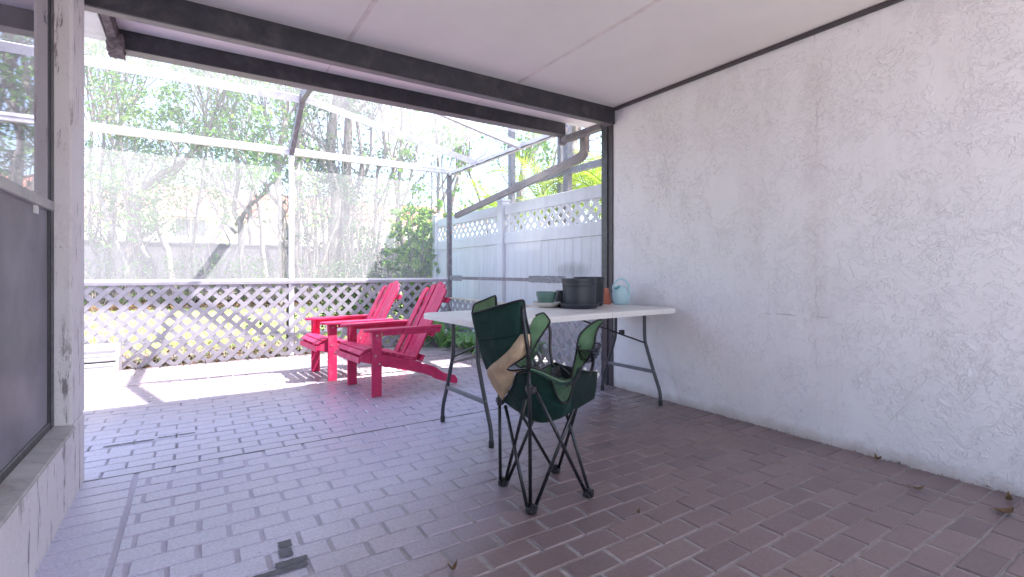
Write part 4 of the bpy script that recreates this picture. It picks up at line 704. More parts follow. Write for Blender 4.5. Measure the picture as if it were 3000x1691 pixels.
# ------------------------------------------------------------------ folding table
TZ = .768
t = thing('folding_table', 'white plastic folding table with grey bent tube legs against the stucco wall', 'table', (2.277, 2.885, 0), math.radians(2.6))
TL, TW = .925, .378
def rrect(hx, hy, r, n=6):
    return [(sx * (hx - r) + r * math.cos(a), sy * (hy - r) + r * math.sin(a)) for sx, sy, a0 in ((1,1,0),(-1,1,PI/2),(-1,-1,PI),(1,-1,1.5*PI)) for a in [a0 + k / n * PI / 2 for k in range(n + 1)]]
m = MB()
prof = [(.0, -.040), (.0, -.010), (-.004, -.003), (-.012, 0)]
rings = []
for ins, dz in prof:
    rings.append([(x, y, TZ + dz) for x, y in rrect(TL + ins, TW + ins, .045)])
n = len(rings[0]); vs = sum(rings, []); fs = []
for i in range(len(prof) - 1): fs += [(i*n + k, i*n + (k+1) % n, (i+1)*n + (k+1) % n, (i+1)*n + k) for k in range(n)]
fs += [tuple(3*n + k for k in range(n)), tuple(range(n))[::-1]]
m.add(vs, fs); tt = m.build('tabletop', 'tabletop', t)
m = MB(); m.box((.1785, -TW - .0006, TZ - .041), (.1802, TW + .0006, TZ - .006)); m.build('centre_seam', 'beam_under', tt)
for sx in (-1, 1):
    xe = sx * .795
    for sy in (-1, 1):
        pts = catmull([(xe, sy * .155, TZ - .045), (xe, sy * .155, .62), (xe, sy * .160, .50), (xe, sy * .185, .42), (xe, sy * .245, .26), (xe, sy * .295, .14), (xe, sy * .31, .08), (xe, sy * .312, .0)], 5)
        m = MB(); m.tube(pts, .0135, 12); l = m.build('leg', 'legmetal', t, smooth=True)
        m = MB(); m.tube([(xe, sy * .312, 0), (xe, sy * .312, .035), (xe, sy * .311, .045)], [.0165, .0165, .014], 12); m.build('foot_cap', 'blackplastic', l)
    m = MB(); m.box((xe - .010, -.258, .243), (xe + .010, .258, .270)); m.build('crossbar', 'stretch', t, bevel=.003)
    yb = -.165 * sx
    m = MB(); m.bar((xe, yb, .475), (sx * .06, yb * .9, TZ - .055), .016, .012); m.build('brace', 'blackmetal', t)
    m = MB(); m.box((sx * .52 - .022, yb * .96 - .013, .565), (sx * .52 + .022, yb * .96 + .013, .600)); m.build('brace_lock', 'blackplastic', t, bevel=.003)
m = MB(); m.bar((-.795, .19, .43), (-.795, -.17, .53), .014, .014); m.build('folding_bar', 'blackmetal', t)
for sy in (-1, 1):
    m = MB(); m.box((-.86, sy * .24 - .01, TZ - .055), (.86, sy * .24 + .01, TZ - .0405)); m.build('side_rail', 'legmetal', t)

# ------------------------------------------------------------------ things on the table
Z0 = TZ + .0006
def pot(name, label, cat, x, y, z, prof, mat, rim=None, n=64, parts=()):
    o = MB(); o.lathe(prof, (0,0,0), n); ob = o.build(name, mat, smooth=True); ob.location = (x, y, z)
    tag(ob, label, cat); md = ob.modifiers.new('edge', 'EDGE_SPLIT'); md.split_angle = math.radians(38); return ob
def saucer_prof(rb, rt, h, th=.004): return [(0, 0), (rb - .006, 0), (rb, .003), (rt - .004, h - .006), (rt, h - .004), (rt, h), (rt - .005, h), (rb - th, .007), (0, .006)]
pot('saucer', 'round cream plastic saucer under the small green pot', 'saucer', 2.385, 3.165, Z0, [(0,0),(.055,0),(.062,.003),(.095,.018),(.118,.036),(.121,.042),(.116,.043),(.09,.022),(.058,.008),(0,.007)], 'saucer')
g1 = pot('plant_pot', 'small sage green plastic pot standing in the cream saucer', 'plant pot', 2.382, 3.168, Z0 + .0075, [(0,0),(.058,0),(.062,.004),(.073,.078),(.078,.080),(.081,.115),(.083,.117),(.079,.1175),(.072,.08),(.058,.006),(0,.006)], 'pot_green')
pot('saucer', 'wide black plastic saucer under the front black pot', 'saucer', 2.555, 2.965, Z0, saucer_prof(.135, .166, .040), 'saucer_black')
bp = [(0,0),(.118,0),(.122,.004),(.126,.03),(.131,.165),(.134,.168),(.134,.176),(.132,.178),(.1345,.205),(.139,.207),(.139,.224),(.136,.226),(.131,.2255),(.126,.17),(.118,.01),(0,.01)]
pot('plant_pot', 'large black nursery pot in front, closest to the camp chair', 'plant pot', 2.555, 2.965, Z0 + .0065, bp, 'pot_black')
pot('saucer', 'smaller black saucer under the rear black pot', 'saucer', 2.80, 3.122, Z0, saucer_prof(.108, .124, .036), 'saucer_black')
pot('plant_pot', 'large black nursery pot behind, next to the terracotta pot', 'plant pot', 2.80, 3.122, Z0 + .0065, [(r * .95, z * 1.045) for r, z in bp], simple('dark_nursery_plastic', (.018, .020, .028), .5, .1, 14))
pot('upturned_pot', 'small charcoal pot turned upside down behind the front black pot', 'plant pot', 2.545, 3.19, Z0, [(.058,.0),(.061,.0),(.061,.02),(.057,.022),(.040,.128),(.036,.132),(0,.132)], 'pot_grey')
pot('upturned_pot', 'terracotta pot turned upside down between black pot and watering can', 'plant pot', 3.045, 3.185, Z0, [(.048,.0),(.052,.0),(.050,.02),(.029,.139),(.026,.143),(.010,.143),(.008,.139),(0,.139)], 'terra')
# pale blue watering can
wc = thing('watering_can', 'pale blue plastic watering can with a hoop handle by the wall', 'watering can', (3.128, 3.075, Z0), math.radians(-37))
m = MB(); rows = []; n = 40
for r_, z in [(0, 0), (.050, 0), (.058, .006), (.063, .03), (.066, .06), (.064, .09), (.056, .12), (.042, .143), (.022, .155), (0, .158)]:
    sh = -.010 * (z / .15)
    rows.append([(math.cos(2*PI*k/n) * r_ * 1.0 + sh, math.sin(2*PI*k/n) * r_ * .62, z) for k in range(n + 1)])
m.grid(rows); body = m.build('body', 'can', wc, smooth=True)
m = MB(); q = [(-.052, -.004, .098), (-.062, 0, .13), (-.048, 0, .175), (-.012, 0, .205), (.022, 0, .20), (.050, 0, .172), (.062, 0, .13), (.064, 0, .085), (.060, 0, .05)]
m.tube(catmull(q, 6), .0085, 12); m.build('handle', 'can', wc, smooth=True)
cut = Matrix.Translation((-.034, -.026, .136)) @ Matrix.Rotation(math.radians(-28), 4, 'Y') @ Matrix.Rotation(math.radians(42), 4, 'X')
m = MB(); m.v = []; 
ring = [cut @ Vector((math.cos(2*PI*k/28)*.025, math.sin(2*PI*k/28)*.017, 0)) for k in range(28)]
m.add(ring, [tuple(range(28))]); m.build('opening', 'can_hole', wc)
m = MB(); m.tube(ring + [ring[0]], .0028, 6); m.build('opening_rim', 'can', wc, smooth=True)
m = MB(); m.tube(catmull([(.01, .03, .03), (.02, .055, .055), (.03, .075, .09), (.035, .085, .125)], 5), [.016] * 5 + [.013] * 5 + [.010] * 6, 12); sp_ = m.build('spout', 'can', wc, smooth=True)
wc.scale = (1.12, 1.12, 1.08)

# ------------------------------------------------------------------ folded camp chair (all coordinates are metres in the scene)
cc = thing('camp_chair', 'half folded green and tan canvas camp chair on thin black crossed legs', 'camp chair', (1.42, 1.9, 0))
def patch(name, key, mat, th=.0018, sub=2, back=None, wr=.0):
    m = MB(); m.grid(CC[key]); rel(cc, m)
    o = m.build(name, [mat, back or mat], cc, smooth=True, fixn=False)
    if sub:
        s = o.modifiers.new('sub', 'SUBSURF'); s.levels = s.render_levels = sub; s.boundary_smooth = 'PRESERVE_CORNERS'
    if wr:
        tx = bpy.data.textures.get('wrinkle') or bpy.data.textures.new('wrinkle', 'CLOUDS'); tx.noise_scale = .11; tx.noise_depth = 3
        d = o.modifiers.new('wrinkle', 'DISPLACE'); d.texture = tx; d.strength = wr; d.mid_level = .5; d.texture_coords = 'GLOBAL'
    s = o.modifiers.new('thick', 'SOLIDIFY'); s.thickness = th; s.offset = 0
    if back: s.material_offset = 1; s.material_offset_rim = 0
    return o
bo = patch('back_panel', 'back_outer', 'green', sub=3, wr=.012)
patch('back_lower', 'lens', 'green', sub=3, wr=.012)
tn = patch('tan_side', 'tan', 'tanfab', sub=3, wr=.018); patch('tan_tab', 'tan_tab', 'tanfab', wr=.004)
patch('back_lining', 'back_inner', 'olive_in', sub=2, wr=.012)
patch('seat_sling', 'hull', 'green', sub=3, wr=.014); patch('seat_pocket', 'front_flap', 'green_dark', sub=2, wr=.012); patch('seat_front', 'front_side', 'green_dark', sub=2, wr=.008)
patch('seat', 'seat_top', 'green_in', sub=2, wr=.012)
CC['arm_up'] = [r_[5:] for r_ in CC['arm_near']]; CC['arm_low'] = [r_[:6] for r_ in CC['arm_near'][:2]]; CC['arm_skirt'] = [r_[:7] for r_ in CC['arm_near'][1:]]
patch('armrest', 'arm_up', 'green_in', sub=2); patch('armrest_strap', 'arm_low', 'green_in', sub=2); patch('strap_skirt', 'arm_skirt', 'green', sub=2)
patch('armrest', 'arm_far', 'green_in', sub=2, wr=.006)
patch('leg_sleeve', 'straps', 'piping', sub=0, th=.006)
def ctube(name, pts, r, mat, k=1, n=10):
    m = MB(); m.tube(catmull(pts, k) if k > 1 else pts, r, n); return rel(cc, m).build(name, mat, cc, smooth=True)
for q in CP['poles']: ctube('leg_pole', q, .0082, 'blackmetal')
ctube('back_post', CP['post_near'], .0092, 'blackmetal', 6); ctube('back_post', CP['post_far'], .0092, 'blackmetal', 6)
ctube('arm_post', CP['armpole_near'], .008, 'blackmetal', 6); ctube('arm_post', CP['armpole_far'], .008, 'blackmetal', 6)
for q in CP['piping']: ctube('edge_binding', q, .0042, 'piping', 5, 8)
for q in CP['hubs']:
    m = MB(); x, y, z = q; m.tube([(x, y, z - .022), (x, y, z - .018), (x, y, z + .018), (x, y, z + .022)], [.012, .0155, .0155, .012], 14); m.box((x - .006, y - .03, z - .012), (x + .006, y + .03, z + .012)); m.box((x + .004, y - .008, z - .014), (x + .032, y + .008, z + .012)); rel(cc, m).build('hub', 'blackplastic', cc, bevel=.002)
for q in CP['feet']:
    m = MB(); x, y, z = q; m.lathe([(0, 0), (.020, 0), (.024, .004), (.023, .016), (.016, .024), (0, .026)], (x, y, 0.001), 18); m.box((x - .028, y - .009, .006), (x + .028, y + .009, .030)); m.box((x - .009, y - .028, .006), (x + .009, y + .028, .030)); m.tube([(x, y, .01), (x, y, .042)], .0115, 12); rel(cc, m).build('foot', 'blackplastic', cc, bevel=.002)
# net cup holder hanging in the near armrest
a, b_, c_, d_, e_, f_, g_ = [Vector(p) for p in CP['net']]
ring = [a.lerp(b_, .5), b_, c_, g_, d_, (d_ + a) / 2 + Vector((0, 0, .01))]
ctr = Vector(CP['netc'][0]); R = .052; rg = [ctr + Vector((math.cos(k/20*2*PI)*R, math.sin(k/20*2*PI)*R, math.cos(k/20*2*PI)*.012)) for k in range(21)]
m = MB(); rows = [[p + (ctr - p) * s_ + Vector((0, 0, -h_)) for p in rg] for s_, h_ in ((0, 0), (.08, .025), (.25, .05), (.6, .066), (.98, .07))]
m.grid(rows); cn = rel(cc, m).build('cup_holder', 'net', cc, smooth=True)
m = MB(); m.tube(rg, .0035, 8); rel(cc, m).build('rim', 'piping', cn, smooth=True)

# ------------------------------------------------------------------ dry leaves lying on the floor
def dry_leaf(label, x, y, s, rot, curl, sd):
    r = random.Random(sd); m = MB(); rows = []; n = 9
    for j in range(n + 1):
        u = j / n; wd = .30 * math.sin(PI * min(1, u * 1.02)) ** .7 * (1 - .25 * u)
        rows.append([((u - .5) * s, v * wd * s, .004 + (curl * (u - .5) ** 2 * s * 2.6 + abs(v) * .35 * wd * s) + r.uniform(0, .002)) for v in (-1, -.5, 0, .5, 1)])
    m.grid(rows); m.tube([rows[0][2], (rows[0][2][0] - .25 * s, .02 * s, .006 + curl * s * .5)], .0012, 5)
    o = m.build('dry_leaf', 'deadleaf', smooth=True, fixn=False); o.location = (x, y, 0); o.rotation_euler.z = rot; tag(o, label, 'leaf'); return o
dry_leaf('largest curled dry brown leaf on the bricks at the right edge', 2.955, .628, .095, -.5, .35, 1)
dry_leaf('small dark dry leaf against the stucco wall at the right edge', 3.14, .650, .05, .3, 1.1, 2)
dry_leaf('thin dry leaf on the bricks left of the large curled one', 2.925, .922, .06, -.8, .5, 3)
dry_leaf('tiny dry leaf scrap tucked under the wall further back', 3.205, 1.19, .05, .9, .9, 4)
dry_leaf('little curled leaf stem on the bricks at the bottom centre', .765, 1.562, .04, .2, 1.2, 5)
dry_leaf('small dark leaf crumb on the bricks right of the camp chair', 1.62, 1.489, .024, .4, 1.4, 6)
# ------------------------------------------------------------------ vegetation
def leaf_quad(mb, p, d, up, ln, wd, fold=.15):
    """one leaf: a rhombus of two bent faces"""
    side = d.cross(up)
    if side.length < 1e-4: side = d.orthogonal()
    side.normalize(); nn = side.cross(d)
    a = p; b = p + d * ln * .45 + side * wd / 2 + nn * fold * wd; c = p + d * ln; e = p + d * ln * .45 - side * wd / 2 + nn * fold * wd
    o = len(mb.v); mb.v += [tuple(a), tuple(b), tuple(c), tuple(e)]; mb.f += [(o, o+1, o+2), (o, o+2, o+3)]; mb.mi += [0, 0]
def rdir(r, z=0):
    t = r.uniform(0, 2*PI); zz = r.uniform(-1, 1); s = math.sqrt(1 - zz*zz); return Vector((s*math.cos(t), s*math.sin(t), zz + z)).normalized()
def cluster(mb, c, rad, n, r, ln=.10, wd=.05):
    for _ in range(n):
        p = c + rdir(r) * rad * r.random() ** .5
        d = rdir(r, -.15); leaf_quad(mb, p, d, rdir(r), ln * r.uniform(.7, 1.3), wd * r.uniform(.7, 1.3))
def limb(tb, p, d, ln, r0, r, depth, tips, up=.25, wob=.45):
    n = 7; pts = [p]; q = p
    for i in range(n):
        d = (d + rdir(r) * wob * .5 + Vector((0, 0, up * .3))).normalized(); q = q + d * ln / n; pts.append(q)
    rs = [r0 * (1 - .72 * i / n) for i in range(n + 1)]
    tb.tube(pts, rs, 5 if r0 < .03 else 7, cap=False)
    if depth == 0: tips.append((pts[-1], d)); tips.append((pts[-3], d)); return
    for k in range(r.choice((2, 3, 3))):
        i = r.randint(3, n); dd = (d + rdir(r) * .95).normalized()
        limb(tb, pts[i], dd, ln * r.uniform(.5, .78), rs[i] * .72, r, depth - 1, tips, up, wob)
def tree(name, label, main, r0, r1, subs, sd, dens=1.0, mat='leaf', group=None, leaf=.10, low=1.6, roots=0):
    r = random.Random(sd); base = main[0]
    t = thing(name, label, 'tree', (base[0], base[1], -.1), 0, group)
    tb = MB(); tips = []
    def stem(pts, a, b):
        pp = catmull(pts, 4); n = len(pp); pp = [p + Vector((noise.noise(p * 1.3 + Vector((sd, 0, 0))), noise.noise(p * 1.3 + Vector((0, sd, 0))), 0)) * .06 for p in pp]
        tb.tube(pp, [(a + (b - a) * i / n) * (1 + .16 * noise.noise(pp[i] * 2.2)) * (1.35 if i < 2 and pts[0][2] < 0 else 1) for i in range(n)], 9)
        for i, p in enumerate(pp):
            if p.z > low and r.random() < .36:
                d = rdir(r, .5); limb(tb, p, d, r.uniform(.9, 2.2), (a + (b - a) * i / n) * r.uniform(.25, .5), r, 2, tips)
        d = (pp[-1] - pp[-3]).normalized()
        for _ in range(5): limb(tb, pp[-1], (d + rdir(r) * .5).normalized(), r.uniform(2.0, 3.6), b * .75, r, 3, tips, .5)
    stem(main, r0, r1)
    for pts, a, b in subs: stem(pts, a, b)
    for _ in range(roots):
        x, y = base[0] + r.gauss(0, .45), base[1] + r.gauss(0, .3); h = r.uniform(2.5, 6)
        tb.tube(catmull([(x, y, -.1), (x + r.gauss(0, .12), y, h * .35), (x + r.gauss(0, .15), y, h * .7), (x + r.gauss(0, .25), y, h)], 4), r.uniform(.008, .03), 5)
    rel(t, tb).build('trunk', 'bark', t, smooth=True, fixn=False)
    lb = MB()
    for p, d in tips:
        if r.random() < (.62 if p.z < 5.5 else .34) * dens: cluster(lb, p, r.uniform(.18, .46), int(r.uniform(9, 22) * dens), r, leaf, leaf * .52)
    rel(t, lb).build('crown', mat, t, fixn=False)
    return t
names = [
 ('ficus_tree', 'pale forked trunk tree nearest the left edge of the yard', 'leaf2', 0),
 ('ficus_tree', 'large tree with a thick limb sweeping up to the right and a cut hanging branch', 'leaf', 0),
 ('ficus_tree', 'slender pale tree at the far left of the row beside the pillar', 'leaf', 4),
 ('ficus_tree', 'straight grey tree between the forked trunk and the sweeping limb', 'leaf', 6),
 ('ficus_tree', 'thin multi-stemmed tree in front of the cream house wall', 'leaf2', 4),
 ('ficus_tree', 'Y shaped trunk tree in front of the red roof left of the middle post', 'leaf', 2),
 ('ficus_tree', 'thick leaning tree right behind the middle post with a pale crossing limb', 'leaf', 4),
 ('banyan_tree', 'broad many-stranded banyan just right of the middle post', 'leaf_dark', 16),
 ('banyan_tree', 'second broad banyan with hanging roots, centre of the right mesh panel', 'leaf_dark', 16),
 ('ficus_tree', 'narrow trunk tree right of the two banyans', 'leaf_dark', 6),
 ('ficus_tree', 'slim forked tree between the banyans and the round leaved bush', 'leaf_dark', 4),
 ('ficus_tree', 'thin straight tree behind the round leaved bush', 'leaf', 2),
 ('ficus_tree', 'small trunk tree rising behind the white fence end post', 'leaf', 2),
 ('ficus_tree', 'tall tree in the gap straight behind the middle post', 'leaf_dark', 6)]
for i, ((main, r0, r1, subs), (nm, lab, mat, rt)) in enumerate(zip(TR, names)):
    tree(nm, lab, main, r0, r1, subs, 11 + i, DENS, mat, leaf=.16, roots=rt)
# trees farther back
r = random.Random(42)
for i in range(15):
    X = -7.5 + i * 1.55 + r.uniform(-.6, .6); Y = 26.5 + r.uniform(-1.2, 3) - .12 * X
    pts = [(X, Y, -.1), (X + r.uniform(-.3, .3), Y, 2), (X + r.uniform(-.8, .8), Y, 4.2), (X + r.uniform(-1.2, 1.2), Y, 6.6)]
    tree('background_tree', 'grey stemmed leafy tree in the back row along the block wall', pts, r.uniform(.10, .2), .07, [], 100 + i, DENS * .62, ('leaf', 'leaf2', 'leaf')[i % 3], 'back row of trees along the block wall', leaf=.20, low=3.2)
# undergrowth twigs and saplings
r = random.Random(9)
tw = MB(); lf = MB()
for _ in range(900):
    X = r.uniform(-7, 11); Y = 17.6 - .17 * X + r.uniform(.4, 6); h = r.uniform(.3, 1.5); ln = r.uniform(-.9, .9)
    p0 = Vector((X, Y, -.05)); p1 = p0 + Vector((ln, r.uniform(-.3, .3), h)); pm = (p0 + p1) / 2 + Vector((r.uniform(-.15, .15), 0, r.uniform(0, .2)))
    tw.tube([p0, pm, p1], [.014, .010, .005], 4, cap=False)
    if r.random() < .40: cluster(lf, p1, .24, 12, r, .11, .055)
    if r.random() < .3: cluster(lf, p0 + Vector((0, 0, .1)), .3, 10, r, .11, .055)
o = tw.build('undergrowth', 'bark', fixn=False); tag(o, kind='stuff'); lo = lf.build('undergrowth_leaves', 'leaf', o, fixn=False)
# leaf litter and grass tufts that read as ground cover
r = random.Random(19); lm = MB()
for _ in range(2600):
    X = r.uniform(-6, 10); Y = 17.0 - .17 * X + abs(r.gauss(0, 2.2)); leaf_quad(lm, Vector((X, Y, .0 + r.uniform(0, .07))), rdir(r, .0), rdir(r), .16, .09)
for _ in range(1500):
    X = r.uniform(-4, 3.4); Y = 6.7 + abs(r.gauss(0, .7)); leaf_quad(lm, Vector((X, Y, -.03 + r.uniform(0, .03))), rdir(r, .0), rdir(r), .07, .035)
tag(lm.build('leaf_litter', 'deadleaf', fixn=False), kind='stuff')
gm = MB()
for _ in range(26000):
    Y = 8.3 + 9.5 * r.random() ** 1.5; X = r.uniform(-.22, .62) * Y + r.uniform(-1, 1)
    h = r.uniform(.035, .09); leaf_quad(gm, Vector((X, Y, -.07)), Vector((r.gauss(0, .45), r.gauss(0, .45), 1)).normalized(), rdir(r), h * 1.3, .018)
for _ in range(900):
    Y = 6.85 + 1.6 * r.random(); X = r.uniform(-2, 3.2)
    leaf_quad(gm, Vector((X, Y, -.04)), Vector((r.gauss(0, .5), r.gauss(0, .5), 1)).normalized(), rdir(r), r.uniform(.05, .14), .014)
tag(gm.build('grass_blades', 'grass', fixn=False), kind='stuff')

# round leaved bush beside the vinyl fence end post
def round_leaf(mb, p, d, up, s):
    side = d.cross(up); side = side.normalized() if side.length > 1e-4 else d.orthogonal().normalized(); nn = side.cross(d); o = len(mb.v)
    prof = [(0, 0), (.35, .30), (.68, .42), (.92, .30), (1.0, 0)]
    L_ = [p + d * (u * s) + nn * (.10 * s * math.sin(u * 3)) for u, w_ in prof]
    mb.v += [tuple(q) for q in L_]
    for sg in (1, -1): mb.v += [tuple(L_[i] + side * (sg * prof[i][1] * s) + nn * (.07 * s)) for i in (1, 2, 3)]
    for b in (5, 8): 
        f = [(o, o+b, o+1), (o+1, o+b, o+b+1, o+2), (o+2, o+b+1, o+b+2, o+3), (o+3, o+b+2, o+4)]
        mb.f += f; mb.mi += [0] * 4
r = random.Random(77)
t = thing('round_leaf_bush', 'tall bush with round glossy yellow-green leaves behind the mesh at the corner', 'bush', (2.95, 8.0, -.05))
st = MB(); lv = MB()
for _ in range(250):
    while True:
        q = Vector((r.uniform(-1, 1), r.uniform(-1, 1), r.uniform(-1, 1)))
        if .35 < q.length < 1: break
    side_ = 1.0 if q.z > -.2 else .75
    c = Vector((3.60 + q.x * .66 * side_, 8.55 + q.y * .60, 1.30 + q.z * 1.12)) + Vector((noise.noise(q * 2) * .3, 0, noise.noise(q * 2 + Vector((5, 0, 0))) * .22))
    d = (q + rdir(r) * .5 + Vector((0, 0, .35))).normalized()
    for k in range(7):
        dd = (d * .8 + rdir(r) * .9).normalized(); round_leaf(lv, c + rdir(r) * .03, dd, d, r.uniform(.085, .14))
    if r.random() < .5: st.tube([c, c * .6 + Vector((3.4, 8.55, .5)) * .4, (3.4 + r.uniform(-.2, .2), 8.55 + r.uniform(-.1, .1), -.05)], [.006, .010, .016], 5, cap=False)
rel(t, st).build('stem', 'bark', t, fixn=False); rel(t, lv).build('foliage', 'clusia', t, smooth=True, fixn=False)
# climbing green mass on the fence corner and lower shrub
t = thing('ivy_shrub', 'dark small leaved shrub filling the corner behind the lattice', 'shrub', (2.4, 8.9, -.05)); lb = MB(); tb = MB()
for _ in range(150):
    c = Vector((2.5 + r.gauss(0, .42), 9.0 + r.gauss(0, .35), abs(r.gauss(.55, .5)))); cluster(lb, c, .2, 16, r, .075, .045)
    tb.tube([(c.x * .5 + 1.25, 9, -.05), c], .005, 4, cap=False)
rel(t, tb).build('stem', 'bark', t, fixn=False); rel(t, lb).build('foliage', 'leaf_dark', t, fixn=False)

# palms behind the vinyl fence
def frond(mb, base, az, ln, el, droop, r, nl=26, lw=.028, ll=.42):
    d = Vector((math.cos(az) * math.cos(el), math.sin(az) * math.cos(el), math.sin(el))); pts = [base]; p = base
    for i in range(14):
        d = (d + Vector((0, 0, -droop * (i / 14) ** 1.2))).normalized(); p = p + d * ln / 14; pts.append(p)
    mb.tube(pts, [.012 * (1 - i / 16) + .002 for i in range(15)], 5, cap=False)
    for i in range(nl):
        u = .16 + .84 * i / nl; k = min(13, int(u * 14)); q = pts[k].lerp(pts[k+1], u * 14 - k); dd = (pts[k+1] - pts[k]).normalized()
        s = dd.cross(Vector((0, 0, 1))); s = s.normalized() if s.length > .01 else Vector((1, 0, 0)); L_ = ll * math.sin(PI * (.12 + .80 * u)) ** .7
        for sg in (-1, 1):
            ld = (s * sg * .85 + dd * .6 + Vector((0, 0, .18))).normalized(); q2 = q + ld * L_ * .55; ld2 = (ld + Vector((0, 0, -.55))).normalized(); q3 = q2 + ld2 * L_ * .45
            nn = dd * lw * .5; o = len(mb.v); mb.v += [tuple(q - nn), tuple(q + nn), tuple(q2 + nn * .9), tuple(q2 - nn * .9), tuple(q3)]; mb.f += [(o, o+1, o+2, o+3), (o+3, o+2, o+4)]; mb.mi += [0, 0]
palms = [('areca palm with bright yellow-green fronds behind the right end of the vinyl fence', 5.15, 5.05, 2.25, 9, 1.35),
 ('areca palm arching behind the middle post of the vinyl fence', 5.35, 7.0, 2.3, 9, 1.5),
 ('yellowing areca palm showing above the fence lattice near the dark post', 5.9, 5.9, 2.0, 9, 1.3),
 ('feathery areca palm farther back near the end of the vinyl fence', 5.6, 8.9, 2.2, 9, 1.5),
 ('palm clump deep behind the neighbour patio cover', 7.6, 6.9, 3.0, 10, 1.7)]
for i, (lab, x, y, h, nf, fl) in enumerate(palms):
    r = random.Random(300 + i); t = thing('areca_palm', lab, 'palm', (x, y, -.05))
    m = MB()
    for k in range(3): m.tube(catmull([(x + r.gauss(0, .12), y + r.gauss(0, .12), -.05), (x + r.gauss(0, .1), y + r.gauss(0, .1), h * .5), (x, y, h * .9)], 4), .035, 8)
    rel(t, m).build('stem', 'bark', t, smooth=True)
    for k in range(nf + 3):
        m = MB(); frond(m, Vector((x + r.gauss(0, .06), y + r.gauss(0, .06), h * .85 + r.uniform(-.15, .1))), 2*PI*k/(nf + 3) + r.uniform(-.3, .3), fl * r.uniform(.8, 1.15), r.uniform(.6, 1.25), r.uniform(.22, .4), r); rel(t, m).build('frond', 'palm', t, fixn=False)
# tall trees beyond the palms and a dense hedge that closes the view to the right
r = random.Random(8)
for i, (X, Y) in enumerate(((8.2, 9.5), (10.4, 8.2), (8.6, 12.4), (12.5, 11.5), (11.5, 15.2), (9.0, 6.2), (11.4, 5.4))):
    pts = [(X, Y, -.1), (X + .2, Y, 1.4), (X + r.uniform(-.4, .4), Y, 2.8), (X, Y + .2, 4.4)]
    tree('shade_tree', 'leafy green shade tree beyond the palms on the neighbour side', pts, .16, .09, [], 500 + i, 1.35, ('leaf', 'leaf_dark')[i % 2], 'shade trees beyond the palms', leaf=.12, low=.8)

# ferns along the inside of the side lattice
for i, (lab, x, y, s, nf) in enumerate((('arching sword fern in the far corner behind the red chairs', 2.95, 6.30, .62, 15),
    ('sword fern beside the side lattice, left of the table leg', 3.08, 5.75, .50, 12), ('sword fern seen under the table through the camp chair', 3.10, 4.55, .50, 12),
    ('upright fern against the lattice just left of the corner post', 2.70, 6.52, .55, 10), ('small low fern between the two left ferns', 3.12, 5.25, .34, 9))):
    r = random.Random(60 + i); t = thing('sword_fern', lab, 'fern', (x, y, 0))
    for k in range(nf):
        m = MB(); frond(m, Vector((x + r.gauss(0, .03), y + r.gauss(0, .03), .0)), 2*PI*k/nf + r.uniform(-.3, .3) if i != 3 else r.uniform(0, 2*PI), s * r.uniform(.8, 1.2), r.uniform(.75, 1.3), r.uniform(.3, .5), r, 42, .011, .078); rel(t, m).build('frond', 'fern', t, fixn=False)
m = MB(); r = random.Random(4)
for _ in range(420):
    X = 3.2 - abs(r.gauss(0, .16)); Y = r.uniform(3.7, 6.68); leaf_quad(m, Vector((X, Y, .004 + r.uniform(0, .012))), Vector((r.uniform(-1, 1), r.uniform(-1, 1), r.uniform(0, .25))).normalized(), Vector((0, 0, 1)), r.uniform(.03, .06), r.uniform(.012, .028))
for _ in range(260):
    X = r.uniform(-.6, 3.2); Y = 6.70 - abs(r.gauss(0, .07)); leaf_quad(m, Vector((X, Y, .004 + r.uniform(0, .015))), Vector((r.uniform(-1, 1), r.uniform(-1, 1), r.uniform(0, .25))).normalized(), Vector((0, 0, 1)), r.uniform(.02, .05), r.uniform(.01, .02))
for _ in range(170):
    X = WX - .004 - abs(r.gauss(0, .022)); Y = r.uniform(.3, 3.2); leaf_quad(m, Vector((X, Y, .003 + r.uniform(0, .006))), Vector((r.uniform(-1, 1), r.uniform(-1, 1), r.uniform(0, .4))).normalized(), Vector((0, 0, 1)), r.uniform(.006, .022), r.uniform(.003, .008))
for _ in range(150):
    X = r.uniform(-.4, 3.2); Y = r.uniform(.6, 5.5); leaf_quad(m, Vector((X, Y, .003)), Vector((r.uniform(-1, 1), r.uniform(-1, 1), r.uniform(0, .2))).normalized(), Vector((0, 0, 1)), r.uniform(.004, .012), r.uniform(.003, .006))
tag(m.build('floor_debris', 'deadleaf', fixn=False), kind='stuff')

# ------------------------------------------------------------------ garden wall and the house behind
m = MB(); m.box((-22, 27.2, -.1), (24, 27.45, 2.35)); m.box((-22, 27.15, 2.35), (24, 27.5, 2.43)); t = m.build('block_wall', 'gardenwall'); tag(t, 'long grey concrete block wall behind the row of trees', 'wall')
h = thing('neighbour_house', 'cream two storey house with red clay tile roof beyond the block wall', 'house', (2, 42, 0))
m = MB(); m.box((-14, 38, 0), (-4.2, 50, 4.5)); m.box((-4.2, 36, 0), (2.3, 50, 4.7)); m.box((2.3, 39, 0), (20, 50, 4.9)); rel(h, m).build('wall', 'housewall', h)
m = MB()
def gable(x0, x1, y0, z0, dy, dz): m.prism([(y0 - .6, z0 - .12), (y0 + dy, z0 + dz), (y0 + dy + 6, z0 + dz), (y0 + dy + 6, z0 - .12)], (x0, x1), lambda a, b, q: (q, a, b))
gable(-14.6, -4.0, 38, 4.5, 6, 2.3); gable(-4.6, 2.8, 36, 4.7, 6, 2.5); gable(2.6, 20.6, 39, 4.9, 6, 2.6); rel(h, m).build('roof', 'tile', h)
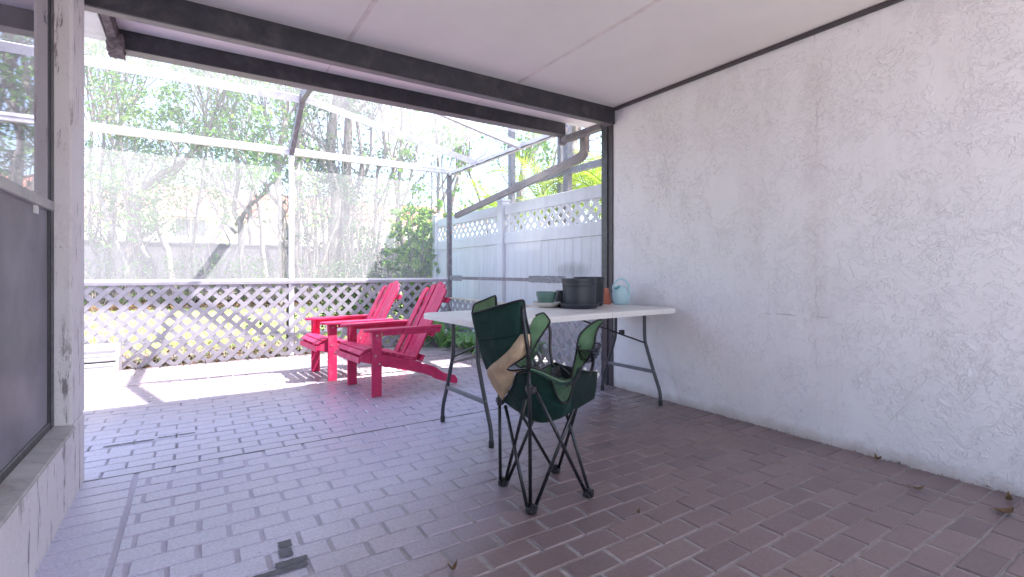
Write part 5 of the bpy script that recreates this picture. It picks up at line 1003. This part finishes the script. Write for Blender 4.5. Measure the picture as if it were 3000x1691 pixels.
m = MB(); m.box((-4.6, 35.32, 4.42), (2.8, 35.40, 4.62)); m.box((2.8, 38.32, 4.62), (20.6, 38.40, 4.82)); m.box((-14.6, 37.32, 4.22), (-4.65, 37.4, 4.42)); rel(h, m).build('fascia', 'fascia', h)
for x0, x1, z0, z1, y in ((-.9, .6, 3.3, 4.3, 35.95), (5.2, 6.6, 2.4, 4.3, 38.95), (8.6, 10.2, 2.4, 4.2, 38.95), (-9.5, -8, 2.6, 4, 37.95), (13, 14.6, 2.4, 4.2, 38.95)):
    m = MB(); m.box((x0, y, z0), (x1, y + .08, z1)); wv = rel(h, m).build('window', 'windark', h)
    m = MB(); 
    for a, b_ in (((x0 - .08, y - .03, z0 - .08), (x0, y + .05, z1 + .08)), ((x1, y - .03, z0 - .08), (x1 + .08, y + .05, z1 + .08)), ((x0, y - .03, z0 - .08), (x1, y + .05, z0)), ((x0, y - .03, z1), (x1, y + .05, z1 + .08)), (((x0 + x1)/2 - .03, y - .03, z0), ((x0 + x1)/2 + .03, y - .001, z1))): m.box(a, b_)
    rel(h, m).build('window_frame', 'white_paint', wv)
m = MB(); m.box((3.2, 36.6, 3.2), (9.5, 36.66, 3.26)); m.box((3.2, 36.6, 2.3), (9.5, 36.66, 2.36))
x = 3.2
while x < 9.5: m.box((x, 36.6, 2.3), (x + .03, 36.63, 3.2)); x += .16
rel(h, m).build('railing', 'white_paint', h)

# ------------------------------------------------------------------ camera, sun, sky
cam = bpy.data.cameras.new('camera'); co = bpy.data.objects.new('camera', cam); COL.objects.link(co)
yaw = .5753
co.location = (0, 0, 1.05); co.rotation_euler = (PI / 2, 0, -yaw)
cam.sensor_width = 36; cam.sensor_fit = 'HORIZONTAL'; cam.lens = 36 * 1438.67 / 3000; cam.shift_y = -(845.5 - 797.93) / 3000; cam.clip_start = .05; cam.clip_end = 600
SC.camera = co
to_sun = Vector((.50, -.315, 1.0)).normalized()
sun = bpy.data.lights.new('sun', 'SUN'); sun.energy = SUN; sun.angle = math.radians(.55); sun.color = (1, .955, .90)
so_ = bpy.data.objects.new('sun', sun); COL.objects.link(so_); so_.rotation_euler = (-to_sun).to_track_quat('-Z', 'Y').to_euler(); so_.location = (8, -5, 16)
SC.world = bpy.data.worlds.new('World'); SC.world.use_nodes = True
nt = SC.world.node_tree; bg = nt.nodes['Background']; sk = nt.nodes.new('ShaderNodeTexSky'); sk.sky_type = 'NISHITA'; sk.sun_disc = False
sk.sun_elevation = math.asin(to_sun.z); sk.sun_rotation = math.atan2(to_sun.x, to_sun.y); sk.altitude = 0; sk.air_density = 1.0; sk.dust_density = 2.6; sk.ozone_density = 1.2
nt.links.new(sk.outputs[0], bg.inputs[0]); bg.inputs[1].default_value = SKY
SC.view_settings.view_transform = 'Standard'; SC.view_settings.look = 'None'; SC.view_settings.exposure = 0; SC.view_settings.gamma = 1
SC.render.engine = 'CYCLES'
cy = SC.cycles; cy.use_denoising = True; cy.max_bounces = 10; cy.diffuse_bounces = 7; cy.glossy_bounces = 4; cy.transparent_max_bounces = 24; cy.transmission_bounces = 4; cy.caustics_reflective = False; cy.caustics_refractive = False; cy.sample_clamp_indirect = 6
